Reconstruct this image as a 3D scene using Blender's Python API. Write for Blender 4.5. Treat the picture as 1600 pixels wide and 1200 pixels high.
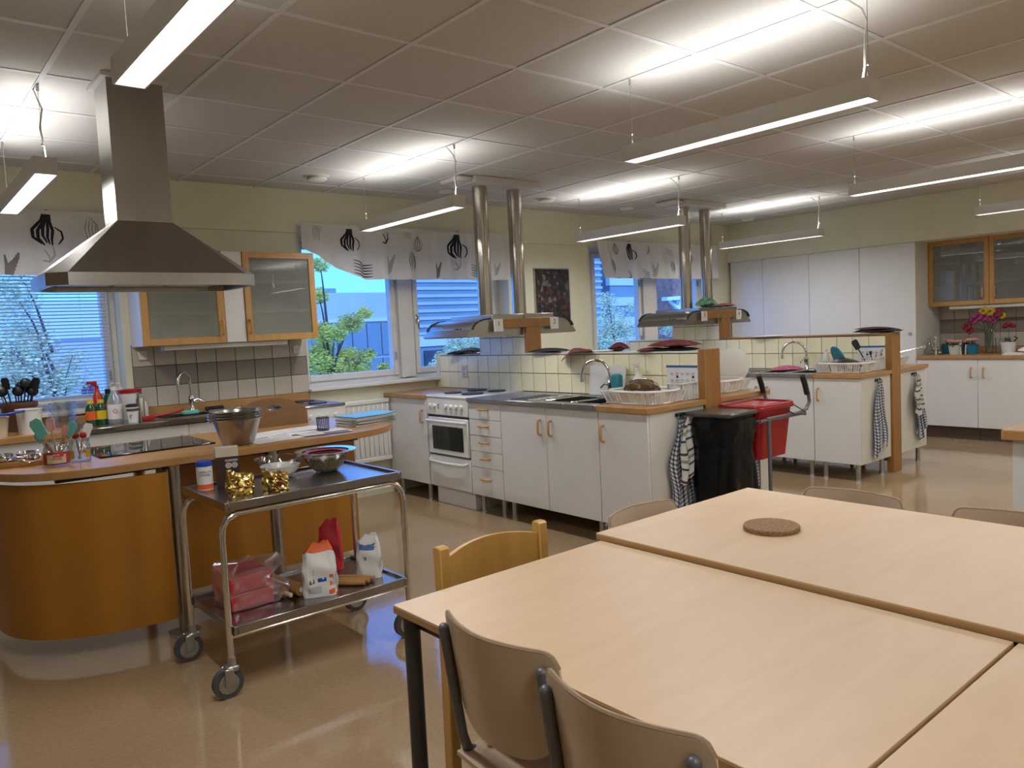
import bpy, bmesh, math, random
from mathutils import Vector, Matrix
random.seed(7)
for o in list(bpy.data.objects): bpy.data.objects.remove(o, do_unlink=True)
SC = bpy.context.scene
COL = SC.collection
# ---------------------------------------------------------------- camera
FPX, YAW, PITCH, ROLL, CAMZ = 1197.1, 0.69565, -0.071365, -0.04943, 1.45
def _axes():
    f = Vector((math.sin(YAW)*math.cos(PITCH), math.cos(YAW)*math.cos(PITCH), math.sin(PITCH)))
    r = Vector((math.cos(YAW), -math.sin(YAW), 0)); u = r.cross(f)
    return r*math.cos(ROLL)+u*math.sin(ROLL), -r*math.sin(ROLL)+u*math.cos(ROLL), f
AX_R, AX_U, AX_F = _axes()
cam = bpy.data.cameras.new('camera'); camo = bpy.data.objects.new('camera', cam); COL.objects.link(camo)
cam.sensor_fit = 'HORIZONTAL'; cam.sensor_width = 36; cam.lens = 36*FPX/1600; cam.clip_start = .05; cam.clip_end = 400
camo.matrix_world = Matrix(((AX_R.x, AX_U.x, -AX_F.x, 0), (AX_R.y, AX_U.y, -AX_F.y, 0), (AX_R.z, AX_U.z, -AX_F.z, CAMZ), (0, 0, 0, 1)))
SC.camera = camo
def AT(px, py, **k):
    d = AX_R*((px-800)/FPX)+AX_U*(-(py-600)/FPX)+AX_F
    (ax, v), = k.items(); i = 'XYZ'.index(ax); c = Vector((0, 0, CAMZ))
    return c+d*((v-c[i])/d[i])
# ---------------------------------------------------------------- world, exposure
SC.view_settings.view_transform = 'Standard'; SC.view_settings.look = 'None'
SC.view_settings.gamma = 1; SC.view_settings.use_curve_mapping = False
SC.view_settings.exposure = 0.13
W = bpy.data.worlds.new('sky'); SC.world = W; W.use_nodes = True
wn, wl = W.node_tree.nodes, W.node_tree.links
bg = wn['Background']; tc = wn.new('ShaderNodeTexCoord'); sx = wn.new('ShaderNodeSeparateXYZ'); cr = wn.new('ShaderNodeValToRGB')
wl.new(tc.outputs['Generated'], sx.inputs[0]); wl.new(sx.outputs['Z'], cr.inputs[0]); wl.new(cr.outputs[0], bg.inputs[0])
cr.color_ramp.elements[0].position = 0.0; cr.color_ramp.elements[0].color = (.10, .34, 1, 1)
cr.color_ramp.elements[1].position = .5; cr.color_ramp.elements[1].color = (.07, .28, 1, 1)
bg.inputs[1].default_value = 2.9
sun = bpy.data.lights.new('sun_offscreen', 'SUN'); sun.energy = 1.3; sun.angle = .05; sun.color = (.60, .80, 1)
suno = bpy.data.objects.new('sun_offscreen', sun); COL.objects.link(suno); suno.rotation_euler = (math.radians(52), 0, math.radians(-12))
LAMP_DOWN, LAMP_UP, LAMP_FACE = 14.2, 4.3, 4.0      # watts of the lamps' two tubes, glow of their diffuser
LAMP_COL = (.965, .97, 1)
# ---------------------------------------------------------------- helpers
def setup_mat(name):
    m = bpy.data.materials.new(name); m.use_nodes = True
    return m, m.node_tree.nodes, m.node_tree.links, m.node_tree.nodes['Principled BSDF']
def mat(name, col, rough=.5, metal=0., var=.06, scale=12., bump=0., bscale=60., emit=None, spec=.5, stretch=(1, 1, 1), coat=0.):
    m, n, l, p = setup_mat(name)
    p.inputs['Roughness'].default_value = rough; p.inputs['Metallic'].default_value = metal
    p.inputs['Specular IOR Level'].default_value = spec; p.inputs['Coat Weight'].default_value = coat
    t = n.new('ShaderNodeTexCoord'); mp = n.new('ShaderNodeMapping'); mp.inputs['Scale'].default_value = stretch
    l.new(t.outputs['Object'], mp.inputs[0])
    nz = n.new('ShaderNodeTexNoise'); nz.inputs['Scale'].default_value = scale; nz.inputs['Detail'].default_value = 3
    l.new(mp.outputs[0], nz.inputs['Vector'])
    r = n.new('ShaderNodeValToRGB')
    r.color_ramp.elements[0].position = .3; r.color_ramp.elements[1].position = .7
    r.color_ramp.elements[0].color = tuple(c*(1-var) for c in col)+(1,)
    r.color_ramp.elements[1].color = tuple(min(1, c*(1+var)) for c in col)+(1,)
    l.new(nz.outputs[0], r.inputs[0]); l.new(r.outputs[0], p.inputs['Base Color'])
    if bump:
        b = n.new('ShaderNodeBump'); b.inputs['Strength'].default_value = bump; b.inputs['Distance'].default_value = .01
        n2 = n.new('ShaderNodeTexNoise'); n2.inputs['Scale'].default_value = bscale; l.new(mp.outputs[0], n2.inputs['Vector'])
        l.new(n2.outputs[0], b.inputs['Height']); l.new(b.outputs[0], p.inputs['Normal'])
    if emit:
        p.inputs['Emission Color'].default_value = tuple(emit[:3])+(1,); p.inputs['Emission Strength'].default_value = emit[3]
    return m
def wood(name, c1, c2, rough=.35, stretch=(1, 14, 1), scale=2.2, coat=0., fig=0.):
    m, n, l, p = setup_mat(name)
    p.inputs['Roughness'].default_value = rough; p.inputs['Coat Weight'].default_value = coat
    t = n.new('ShaderNodeTexCoord'); mp = n.new('ShaderNodeMapping'); mp.inputs['Scale'].default_value = stretch
    l.new(t.outputs['Object'], mp.inputs[0])
    a = n.new('ShaderNodeTexNoise'); a.inputs['Scale'].default_value = scale; a.inputs['Detail'].default_value = 5; a.inputs['Distortion'].default_value = .6
    l.new(mp.outputs[0], a.inputs['Vector'])
    src = a.outputs[0]
    if fig:
        w = n.new('ShaderNodeTexWave'); w.inputs['Scale'].default_value = fig; w.inputs['Distortion'].default_value = 5; w.inputs['Detail'].default_value = 2
        w.inputs['Detail Scale'].default_value = .7
        l.new(mp.outputs[0], w.inputs['Vector'])
        mx = n.new('ShaderNodeMath'); mx.operation = 'MULTIPLY_ADD'; mx.inputs[1].default_value = .3
        l.new(w.outputs['Fac'], mx.inputs[0]); sc = n.new('ShaderNodeMath'); sc.operation = 'MULTIPLY'; sc.inputs[1].default_value = .7
        l.new(a.outputs[0], sc.inputs[0]); l.new(sc.outputs[0], mx.inputs[2]); src = mx.outputs[0]
    r = n.new('ShaderNodeValToRGB'); r.color_ramp.elements[0].position = .32; r.color_ramp.elements[1].position = .68
    r.color_ramp.elements[0].color = c1+(1,); r.color_ramp.elements[1].color = c2+(1,)
    l.new(src, r.inputs[0]); l.new(r.outputs[0], p.inputs['Base Color'])
    return m
def clear(name, tint=(1, 1, 1), gloss=.08, rough=.02, body=None, bodyfac=0.):
    """thin clear or frosted sheet: lets light straight through, with a gloss and an optional milky body"""
    m, n, l, p = setup_mat(name); out = n['Material Output']
    tr = n.new('ShaderNodeBsdfTransparent'); tr.inputs[0].default_value = tint+(1,)
    nz = n.new('ShaderNodeTexNoise'); nz.inputs['Scale'].default_value = 9
    base = tr.outputs[0]
    if body:
        p.inputs['Base Color'].default_value = body+(1,); p.inputs['Roughness'].default_value = .35
        mx = n.new('ShaderNodeMixShader'); mx.inputs[0].default_value = bodyfac
        l.new(base, mx.inputs[1]); l.new(p.outputs[0], mx.inputs[2]); base = mx.outputs[0]
    g = n.new('ShaderNodeBsdfGlossy'); g.inputs['Roughness'].default_value = rough
    ma = n.new('ShaderNodeMapRange'); ma.inputs['To Min'].default_value = rough; ma.inputs['To Max'].default_value = rough*1.3+.003
    l.new(nz.outputs[0], ma.inputs[0]); l.new(ma.outputs[0], g.inputs['Roughness'])
    fr = n.new('ShaderNodeLayerWeight'); fr.inputs[0].default_value = .35
    mr = n.new('ShaderNodeMath'); mr.operation = 'MULTIPLY_ADD'; mr.inputs[1].default_value = .35 if gloss > .06 else .0; mr.inputs[2].default_value = gloss*.6; mr.use_clamp = True
    l.new(fr.outputs['Fresnel'], mr.inputs[0])
    m2 = n.new('ShaderNodeMixShader'); l.new(mr.outputs[0], m2.inputs[0]); l.new(base, m2.inputs[1]); l.new(g.outputs[0], m2.inputs[2])
    l.new(m2.outputs[0], out.inputs[0])
    return m
def checks(name, base, line, sx=.035, w=.28, line2=None, rough=.9):
    """woven check: two sets of stripes in object x/y and z"""
    m, n, l, p = setup_mat(name); p.inputs['Roughness'].default_value = rough
    t = n.new('ShaderNodeTexCoord'); s = n.new('ShaderNodeSeparateXYZ'); l.new(t.outputs['UV'], s.inputs[0])
    def stripe(sock, per, duty):
        a = n.new('ShaderNodeMath'); a.operation = 'DIVIDE'; a.inputs[1].default_value = per; l.new(sock, a.inputs[0])
        f = n.new('ShaderNodeMath'); f.operation = 'FRACT'; l.new(a.outputs[0], f.inputs[0])
        c = n.new('ShaderNodeMath'); c.operation = 'LESS_THAN'; c.inputs[1].default_value = duty; l.new(f.outputs[0], c.inputs[0])
        return c.outputs[0]
    a = stripe(s.outputs['X'], sx, w); b = stripe(s.outputs['Y'], sx, w)
    ad = n.new('ShaderNodeMath'); ad.operation = 'ADD'; l.new(a, ad.inputs[0]); l.new(b, ad.inputs[1])
    h = n.new('ShaderNodeMath'); h.operation = 'MULTIPLY'; h.inputs[1].default_value = .5; l.new(ad.outputs[0], h.inputs[0])
    r = n.new('ShaderNodeValToRGB'); r.color_ramp.elements[0].color = base+(1,); r.color_ramp.elements[1].color = line+(1,)
    if line2:
        e = r.color_ramp.elements.new(.5); e.color = line2+(1,)
    l.new(h.outputs[0], r.inputs[0]); l.new(r.outputs[0], p.inputs['Base Color'])
    return m
def stripes(name, cols, per=.2, rough=.9, axis='Y'):
    m, n, l, p = setup_mat(name); p.inputs['Roughness'].default_value = rough
    t = n.new('ShaderNodeTexCoord'); s = n.new('ShaderNodeSeparateXYZ'); l.new(t.outputs['UV'], s.inputs[0])
    a = n.new('ShaderNodeMath'); a.operation = 'DIVIDE'; a.inputs[1].default_value = per; l.new(s.outputs[axis], a.inputs[0])
    f = n.new('ShaderNodeMath'); f.operation = 'FRACT'; l.new(a.outputs[0], f.inputs[0])
    r = n.new('ShaderNodeValToRGB'); r.color_ramp.interpolation = 'CONSTANT'
    for i, (pos, c) in enumerate(cols):
        e = r.color_ramp.elements[i] if i < 2 else r.color_ramp.elements.new(pos)
        e.position = pos; e.color = c+(1,)
    l.new(f.outputs[0], r.inputs[0]); l.new(r.outputs[0], p.inputs['Base Color'])
    return m
def dots(name, base, dot, scale=110):
    m, n, l, p = setup_mat(name); p.inputs['Roughness'].default_value = .95
    t = n.new('ShaderNodeTexCoord'); v = n.new('ShaderNodeTexVoronoi'); v.inputs['Scale'].default_value = scale; v.inputs['Randomness'].default_value = .25; l.new(t.outputs['Object'], v.inputs['Vector'])
    r = n.new('ShaderNodeValToRGB'); r.color_ramp.elements[0].position = .14; r.color_ramp.elements[1].position = .24
    r.color_ramp.elements[0].color = dot+(1,); r.color_ramp.elements[1].color = base+(1,)
    l.new(v.outputs['Distance'], r.inputs[0]); l.new(r.outputs[0], p.inputs['Base Color'])
    return m
def wloc(o):
    v = Vector((0, 0, 0))
    while o: v += o.location; o = o.parent
    return v
class MB:
    def __init__(s): s.bm = bmesh.new(); s.uv = None
    def _bev(s, geom, b, seg):
        es = [e for e in geom if isinstance(e, bmesh.types.BMEdge)]
        bmesh.ops.bevel(s.bm, geom=es, offset=b, segments=seg, affect='EDGES', profile=.6)
    def box(s, x0, y0, z0, x1, y1, z1, b=0, seg=1, R=None):
        c = Vector(((x0+x1)/2, (y0+y1)/2, (z0+z1)/2))
        M = Matrix.Translation(c) @ (R.to_4x4() if R else Matrix()) @ Matrix.Diagonal((abs(x1-x0), abs(y1-y0), abs(z1-z0), 1))
        g = bmesh.ops.create_cube(s.bm, size=1, matrix=M)
        if b: s._bev({e for v in g['verts'] for e in v.link_edges}, b, seg)
        return s
    def cyl(s, p0, p1, r0, r1=None, seg=14, cap=True):
        p0, p1 = Vector(p0), Vector(p1); r1 = r0 if r1 is None else r1
        d = p1-p0; q = Vector((0, 0, 1)).rotation_difference(d).to_matrix().to_4x4()
        bmesh.ops.create_cone(s.bm, cap_ends=cap, segments=seg, radius1=r0, radius2=r1, depth=d.length, matrix=Matrix.Translation((p0+p1)/2) @ q)
        return s
    def ball(s, c, r, sc=(1, 1, 1), u=12, v=8):
        bmesh.ops.create_uvsphere(s.bm, u_segments=u, v_segments=v, radius=r, matrix=Matrix.Translation(c) @ Matrix.Diagonal(tuple(sc)+(1,)))
        return s
    def tube(s, pts, r, seg=8, closed=False, rs=None):
        pts = [Vector(p) for p in pts]; n = len(pts); rings = []
        t0 = (pts[1]-pts[0]).normalized(); up = Vector((0, 0, 1)) if abs(t0.z) < .9 else Vector((1, 0, 0))
        nn = t0.cross(up).normalized()
        for i in range(n):
            if closed: t = (pts[(i+1) % n]-pts[i-1]).normalized()
            elif i == 0: t = t0
            elif i == n-1: t = (pts[-1]-pts[-2]).normalized()
            else: t = ((pts[i]-pts[i-1]).normalized()+(pts[i+1]-pts[i]).normalized()).normalized()
            nn = (nn-t*nn.dot(t)).normalized(); bb = t.cross(nn); rr = rs[i] if rs else r
            rings.append([s.bm.verts.new(pts[i]+(nn*math.cos(a)+bb*math.sin(a))*rr) for a in [2*math.pi*k/seg for k in range(seg)]])
        for i in range(n if closed else n-1):
            a, b = rings[i], rings[(i+1) % n]
            for k in range(seg): s.bm.faces.new((a[k], a[(k+1) % seg], b[(k+1) % seg], b[k]))
        if not closed:
            s.bm.faces.new(rings[0][::-1]); s.bm.faces.new(rings[-1])
        return s
    def lathe(s, prof, c=(0, 0, 0), seg=20, sc=(1, 1)):
        c = Vector(c); prev = None
        for (r, z) in prof:
            if r < 1e-5: cur = [s.bm.verts.new(c+Vector((0, 0, z)))]
            else: cur = [s.bm.verts.new(c+Vector((r*sc[0]*math.cos(2*math.pi*k/seg), r*sc[1]*math.sin(2*math.pi*k/seg), z))) for k in range(seg)]
            if prev:
                if len(prev) == 1 and len(cur) == 1: pass
                elif len(prev) == 1:
                    for k in range(seg): s.bm.faces.new((prev[0], cur[(k+1) % seg], cur[k]))
                elif len(cur) == 1:
                    for k in range(seg): s.bm.faces.new((prev[k], prev[(k+1) % seg], cur[0]))
                else:
                    for k in range(seg): s.bm.faces.new((prev[k], prev[(k+1) % seg], cur[(k+1) % seg], cur[k]))
            prev = cur
        return s
    def prism(s, pts, a, b, axis='z', bev=0):
        def P(p, t): return {'z': (p[0], p[1], t), 'y': (p[0], t, p[1]), 'x': (t, p[0], p[1])}[axis]
        A = [s.bm.verts.new(P(p, a)) for p in pts]; B = [s.bm.verts.new(P(p, b)) for p in pts]; n = len(pts)
        fs = [s.bm.faces.new(A[::-1]), s.bm.faces.new(B)]
        for i in range(n): fs.append(s.bm.faces.new((A[i], A[(i+1) % n], B[(i+1) % n], B[i])))
        bmesh.ops.recalc_face_normals(s.bm, faces=fs)
        if bev: s._bev({e for e in fs[0].edges} | {e for e in fs[1].edges}, bev, 1)
        return s
    def face(s, pts):
        s.bm.faces.new([s.bm.verts.new(p) for p in pts]); return s
    def grid(s, fn, nu, nv, uv=None):
        V = [[s.bm.verts.new(fn(i/nu, j/nv)) for j in range(nv+1)] for i in range(nu+1)]
        L = s.bm.loops.layers.uv.verify() if uv else None
        for i in range(nu):
            for j in range(nv):
                f = s.bm.faces.new((V[i][j], V[i+1][j], V[i+1][j+1], V[i][j+1]))
                if L:
                    for lp, (a, b) in zip(f.loops, ((i, j), (i+1, j), (i+1, j+1), (i, j+1))): lp[L].uv = (a/nu*uv[0], b/nv*uv[1])
        return s
    def solid(s, t):
        fs = s.bm.faces[:]
        bmesh.ops.recalc_face_normals(s.bm, faces=fs)
        bmesh.ops.solidify(s.bm, geom=fs, thickness=t); return s
    def xf(s, M): bmesh.ops.transform(s.bm, matrix=M, verts=s.bm.verts[:]); return s
    def build(s, name, m, parent=None, local=False, smooth=38, kind=None):
        if parent is not None and not local:
            bmesh.ops.translate(s.bm, vec=-wloc(parent), verts=s.bm.verts[:])
        me = bpy.data.meshes.new(name); bmesh.ops.recalc_face_normals(s.bm, faces=s.bm.faces[:]) if not s.bm.loops.layers.uv else None
        s.bm.to_mesh(me); s.bm.free()
        me.materials.append(m)
        if smooth:
            me.polygons.foreach_set('use_smooth', [True]*len(me.polygons)); me.set_sharp_from_angle(angle=math.radians(smooth))
        o = bpy.data.objects.new(name, me); COL.objects.link(o); o.parent = parent
        if kind: o['kind'] = kind
        return o
def tag(o, label, cat, group=None):
    o['label'] = label; o['category'] = cat
    if group: o['group'] = group
    return o
def thing(name, label, cat, loc=(0, 0, 0), group=None, rz=0):
    o = bpy.data.objects.new(name, None); o.empty_display_size = .05; COL.objects.link(o)
    o.location = loc; o.rotation_euler = (0, 0, rz)
    return tag(o, label, cat, group)
def struct(name, parent=None, label=None):
    o = bpy.data.objects.new(name, None); o.empty_display_size = .05; COL.objects.link(o); o.parent = parent; o['kind'] = 'structure'
    if label: o['label'] = label
    return o
def one(mb, name, m, label, cat, group=None, smooth=38, base=None):
    """a thing that is a single mesh, origin at its base"""
    vs = mb.bm.verts[:]
    if base is None:
        xs = [v.co for v in vs]
        base = Vector(((min(v.x for v in xs)+max(v.x for v in xs))/2, (min(v.y for v in xs)+max(v.y for v in xs))/2, min(v.z for v in xs)))
    base = Vector(base); bmesh.ops.translate(mb.bm, vec=-base, verts=vs)
    o = mb.build(name, m, None, True, smooth); o.location = base
    return tag(o, label, cat, group)
def share(src, parent, loc, name=None):
    c = src.copy(); COL.objects.link(c); c.parent = parent; c.location = loc
    if name: c.name = name
    return c
def copy_tree(o, parent=None):
    c = o.copy(); COL.objects.link(c); c.parent = parent
    for ch in list(o.children): copy_tree(ch, c)
    return c
def text(body, size, M4, m, parent, name='lettering', ext=.0004, align='CENTER'):
    cu = bpy.data.curves.new('t', 'FONT'); cu.body = body; cu.size = size; cu.extrude = ext; cu.align_x = align; cu.align_y = 'CENTER'; cu.resolution_u = 2
    o = bpy.data.objects.new('t', cu); COL.objects.link(o)
    me = bpy.data.meshes.new_from_object(o.evaluated_get(bpy.context.evaluated_depsgraph_get()))
    bpy.data.objects.remove(o); me.transform(Matrix.Translation(-wloc(parent)) @ M4); me.materials.clear(); me.materials.append(m)
    r = bpy.data.objects.new(name, me); COL.objects.link(r); r.parent = parent
    return r
FACE_NX = Matrix(((0, 0, -1, 0), (-1, 0, 0, 0), (0, 1, 0, 0), (0, 0, 0, 1)))   # text read from -x
FACE_NY = Matrix(((1, 0, 0, 0), (0, 0, -1, 0), (0, 1, 0, 0), (0, 0, 0, 1)))    # text read from -y
def T4(x, y, z): return Matrix.Translation((x, y, z))
def arc(c, r, a0, a1, n, plane='xz'):
    out = []
    for i in range(n+1):
        a = math.radians(a0+(a1-a0)*i/n); u, v = r*math.cos(a), r*math.sin(a)
        out.append({'xz': (c[0]+u, c[1], c[2]+v), 'yz': (c[0], c[1]+u, c[2]+v), 'xy': (c[0]+u, c[1]+v, c[2])}[plane])
    return out
# ---------------------------------------------------------------- materials
M = {}
M['ceil'] = mat('ceiling_tile', (.54, .52, .475), .9, var=.03, scale=40, bump=.1, bscale=300)
M['bar'] = mat('ceiling_bar', (.64, .63, .62), .6, var=.02)
M['wall'] = mat('wall_paint', (.72, .69, .52), .8, var=.03, scale=3)
M['wallw'] = mat('wall_white', (.72, .69, .60), .7, var=.03, scale=3)
M['white'] = mat('white_laminate', (.69, .67, .625), .35, var=.02, scale=4)
M['lgrey'] = mat('offwhite_side', (.64, .61, .53), .5, var=.03, scale=4)
M['enamel'] = mat('white_enamel', (.72, .71, .67), .2, var=.02)
M['frame'] = mat('window_frame', (.70, .67, .60), .4, var=.04, scale=8)
M['steel'] = mat('stainless', (.42, .40, .37), .28, 1, var=.04, scale=2, stretch=(8, 8, 1))
M['steel2'] = mat('stainless_top', (.36, .35, .34), .25, 1, var=.08, scale=6)
M['chrome'] = mat('chrome', (.70, .68, .65), .12, 1, var=.03)
M['pipe'] = mat('polished_pipe', (.50, .46, .40), .2, 1, var=.05, scale=3)
M['galv'] = mat('galvanised', (.45, .45, .44), .4, 1, var=.1)
M['birch'] = wood('birch_laminate', (.625, .445, .265), (.67, .485, .30), .40, (2, 9, 1), 1.6)
M['birchE'] = wood('birch_edge', (.40, .22, .08), (.47, .27, .11), .4, (3, 3, 20), 2)
M['beech'] = wood('beech_top', (.38, .195, .065), (.45, .245, .09), .3, (2, 10, 2), 2)
M['beechP'] = wood('beech_post', (.30, .135, .030), (.36, .17, .042), .45, (9, 9, 1.2), 3)
M['beechV'] = wood('beech_frame', (.46, .24, .07), (.53, .29, .095), .4, (9, 9, 1.2), 3)
M['panel'] = wood('veneer_panel', (.36, .14, .010), (.43, .175, .016), .38, (3.0, 3.0, .5), 1.3, fig=.5)
M['chairw'] = wood('yellow_beech', (.50, .27, .06), (.60, .34, .09), .38, (6, 6, 1), 2)
M['ply'] = wood('plywood', (.60, .45, .31), (.66, .51, .36), .38, (2, 2, 8), 2)
M['plyE'] = mat('ply_edge', (.36, .24, .14), .5, var=.15, scale=30, stretch=(1, 1, 8))
M['tubeD'] = mat('charcoal_tube', (.065, .065, .067), .42, .3, var=.05)
M['tube'] = mat('grey_tube', (.15, .15, .158), .4, .3, var=.05)
M['dark'] = mat('dark_metal', (.035, .034, .033), .45, .4, var=.1)
M['black'] = mat('black_plastic', (.012, .012, .013), .4, var=.2)
M['rubber'] = mat('grey_rubber', (.06, .06, .06), .6, var=.1)
M['kick_brown'] = mat('kick_board_brown', (.09, .055, .04), .5, var=.1)  # the kick boards' own dark brown
M['tile'] = mat('glazed_tile', (.90, .83, .57), .18, var=.05, scale=3)
M['tileb'] = mat('beige_tile', (.50, .45, .37), .3, var=.05, scale=5)
M['tileg'] = mat('taupe_tile', (.235, .20, .17), .3, var=.06, scale=5)
M['grout'] = mat('grout', (.13, .11, .085), .9, var=.1)
M['glass'] = clear('window_glass', (.97, .99, 1), .05, .0)
M['frost'] = clear('frosted_glass', (.92, .95, .94), .2, .0, (.25, .26, .24), .40)
M['jar'] = clear('jar_glass', (.93, .96, .97), .15, .02)
M['plastic'] = clear('clear_plastic', (.9, .93, .95), .12, .1, (.75, .8, .85), .25)
M['film'] = clear('plastic_film', (.96, .92, .92), .2, .2, (.8, .62, .62), .14)
M['blackglass'] = mat('black_glass', (.010, .010, .011), .05, var=.2)
M['red'] = mat('red_plastic', (.36, .006, .008), .35, var=.06)
M['redp'] = mat('red_paper', (.55, .02, .035), .5, var=.1)
M['orange'] = mat('orange_print', (.75, .12, .02), .5, var=.1)
M['pwhite'] = mat('white_plastic', (.72, .70, .65), .35, var=.03)
M['paper'] = mat('paper', (.72, .71, .68), .8, var=.03)
M['blackbag'] = mat('black_bag', (.004, .004, .005), .3, var=.2, bump=1., bscale=14, spec=.22)
M['teal'] = mat('teal', (.02, .22, .26), .5, var=.1)
M['mint'] = mat('mint_silicone', (.16, .52, .47), .5, var=.05)
M['pink'] = mat('pink_silicone', (.70, .33, .30), .5, var=.05)
M['green'] = mat('green_bottle', (.008, .075, .03), .15, var=.1)
M['yellow'] = mat('yellow_cap', (.70, .48, .02), .4, var=.05)
M['blue'] = mat('blue_plastic', (.01, .06, .42), .35, var=.05)
M['brown'] = mat('brown_clay', (.12, .055, .035), .5, var=.1)
M['gold'] = mat('gold_foil', (.60, .43, .14), .2, 1, var=.15, bump=1., bscale=22)
M['cork'] = mat('cork', (.30, .17, .085), .9, var=.35, scale=120, bump=.5, bscale=160)
M['flour'] = mat('flour', (.80, .75, .66), .9, var=.04)
M['dotred'] = dots('red_dotted_cloth', (.16, .02, .018), (.55, .42, .36))
M['greycloth'] = mat('grey_cloth', (.20, .19, .18), .95, var=.15, scale=60)
M['blackcloth'] = mat('black_cloth', (.016, .015, .018), .95, var=.3, scale=60)
M['leaf'] = mat('leaf', (.03, .09, .02), .5, var=.4)
M['curtain'] = mat('curtain_cloth', (.82, .79, .74), .9, var=.03, scale=14)
_n, _l = M['curtain'].node_tree.nodes, M['curtain'].node_tree.links; _t = _n.new('ShaderNodeBsdfTranslucent'); _t.inputs[0].default_value = (.85, .83, .80, 1); _x = _n.new('ShaderNodeMixShader'); _x.inputs[0].default_value = .25
_l.new(_n['Principled BSDF'].outputs[0], _x.inputs[1]); _l.new(_t.outputs[0], _x.inputs[2]); _l.new(_x.outputs[0], _n['Material Output'].inputs[0])
M['print_k'] = mat('print_black', (.014, .014, .022), .9, var=.1)
M['print_g'] = mat('print_grey', (.21, .19, .18), .9, var=.1)
M['print_l'] = mat('print_light', (.44, .43, .42), .9, var=.1)
M['ink'] = mat('ink', (.02, .02, .02), .7, var=.1)
M['whitesign'] = mat('sign_card', (.74, .72, .66), .6, var=.02)
M['lampbody'] = mat('lamp_body', (.62, .60, .56), .4, var=.02)
M['diffuser'] = mat('lamp_diffuser', (.9, .9, .9), .5, var=.01, emit=(1, .985, .95, LAMP_FACE))
# ================================================================ STRUCTURE
X0, XW, XS, Y0, YW, YO, ZC = -3.1, 9.75, 9.08, -1.95, 6.16, 6.55, 2.70
def floor_mat():
    m, n, l, p = setup_mat('linoleum')
    t = n.new('ShaderNodeTexCoord')
    a = n.new('ShaderNodeTexNoise'); a.inputs['Scale'].default_value = 1.3; a.inputs['Detail'].default_value = 4; l.new(t.outputs['Object'], a.inputs['Vector'])
    b = n.new('ShaderNodeTexNoise'); b.inputs['Scale'].default_value = 60; b.inputs['Detail'].default_value = 4; l.new(t.outputs['Object'], b.inputs['Vector'])
    mx = n.new('ShaderNodeMath'); mx.operation = 'MULTIPLY_ADD'; mx.inputs[1].default_value = .45; l.new(b.outputs[0], mx.inputs[0])
    sc = n.new('ShaderNodeMath'); sc.operation = 'MULTIPLY'; sc.inputs[1].default_value = .55; l.new(a.outputs[0], sc.inputs[0]); l.new(sc.outputs[0], mx.inputs[2])
    r = n.new('ShaderNodeValToRGB'); r.color_ramp.elements[0].position = .35; r.color_ramp.elements[1].position = .65
    r.color_ramp.elements[0].color = (.325, .22, .118, 1); r.color_ramp.elements[1].color = (.42, .295, .172, 1)
    l.new(mx.outputs[0], r.inputs[0]); l.new(r.outputs[0], p.inputs['Base Color'])
    rr = n.new('ShaderNodeMapRange'); rr.inputs['To Min'].default_value = .06; rr.inputs['To Max'].default_value = .12; l.new(a.outputs[0], rr.inputs[0]); l.new(rr.outputs[0], p.inputs['Roughness'])
    bp = n.new('ShaderNodeBump'); bp.inputs['Strength'].default_value = .05; bp.inputs['Distance'].default_value = .02
    c = n.new('ShaderNodeTexNoise'); c.inputs['Scale'].default_value = 5; l.new(t.outputs['Object'], c.inputs['Vector']); l.new(c.outputs[0], bp.inputs['Height']); l.new(bp.outputs[0], p.inputs['Normal'])
    p.inputs['Specular IOR Level'].default_value = .6
    return m
fl = MB().box(X0, Y0, -.1, XW, YO-.05, 0).build('floor', floor_mat(), smooth=0, kind='structure'); fl['label'] = 'glossy tan linoleum floor'
# ceiling: slab, tiles, bars
ce = MB().box(X0, Y0, ZC+.03, XW, YO, ZC+.12).build('ceiling', M['ceil'], smooth=0, kind='structure'); ce['label'] = 'suspended ceiling of square tiles in a grid'
gx = [v for v in [1.91+.6*k for k in range(-9, 13)] if X0 < v < 9.1]; gy = [v for v in [2.85+.6*k for k in range(-9, 7)] if Y0 < v < 6.1]
gxs, gys = [X0]+gx+[XS], [Y0]+gy+[6.14]
tile_mesh = None
for i in range(len(gxs)-1):
    for j in range(len(gys)-1):
        a, b, c, d = gxs[i], gxs[i+1], gys[j], gys[j+1]
        if b-a < .03 or d-c < .03: continue
        full = abs(b-a-.6) < .01 and abs(d-c-.6) < .01
        if full and tile_mesh: share(tile_mesh, ce, ((a+b)/2, (c+d)/2, ZC+.005), 'ceiling_tile')
        else:
            w, h = (b-a)/2-.004, (d-c)/2-.004
            o = MB().box(-w, -h, 0, w, h, .02, .002).build('ceiling_tile', M['ceil'], ce, True, 0); o.location = ((a+b)/2, (c+d)/2, ZC+.005)
            if full: tile_mesh = o
for v in gx: MB().box(v-.012, Y0, ZC, v+.012, 6.14, ZC+.02).build('ceiling_bar', M['bar'], ce, smooth=0)
for v in gy:
    for i in range(len(gxs)-1):
        if gxs[i+1]-gxs[i] > .05: MB().box(gxs[i]+.012, v-.012, ZC+.0005, gxs[i+1]-.012, v+.012, ZC+.02).build('ceiling_bar', M['bar'], ce, smooth=0)
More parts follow.
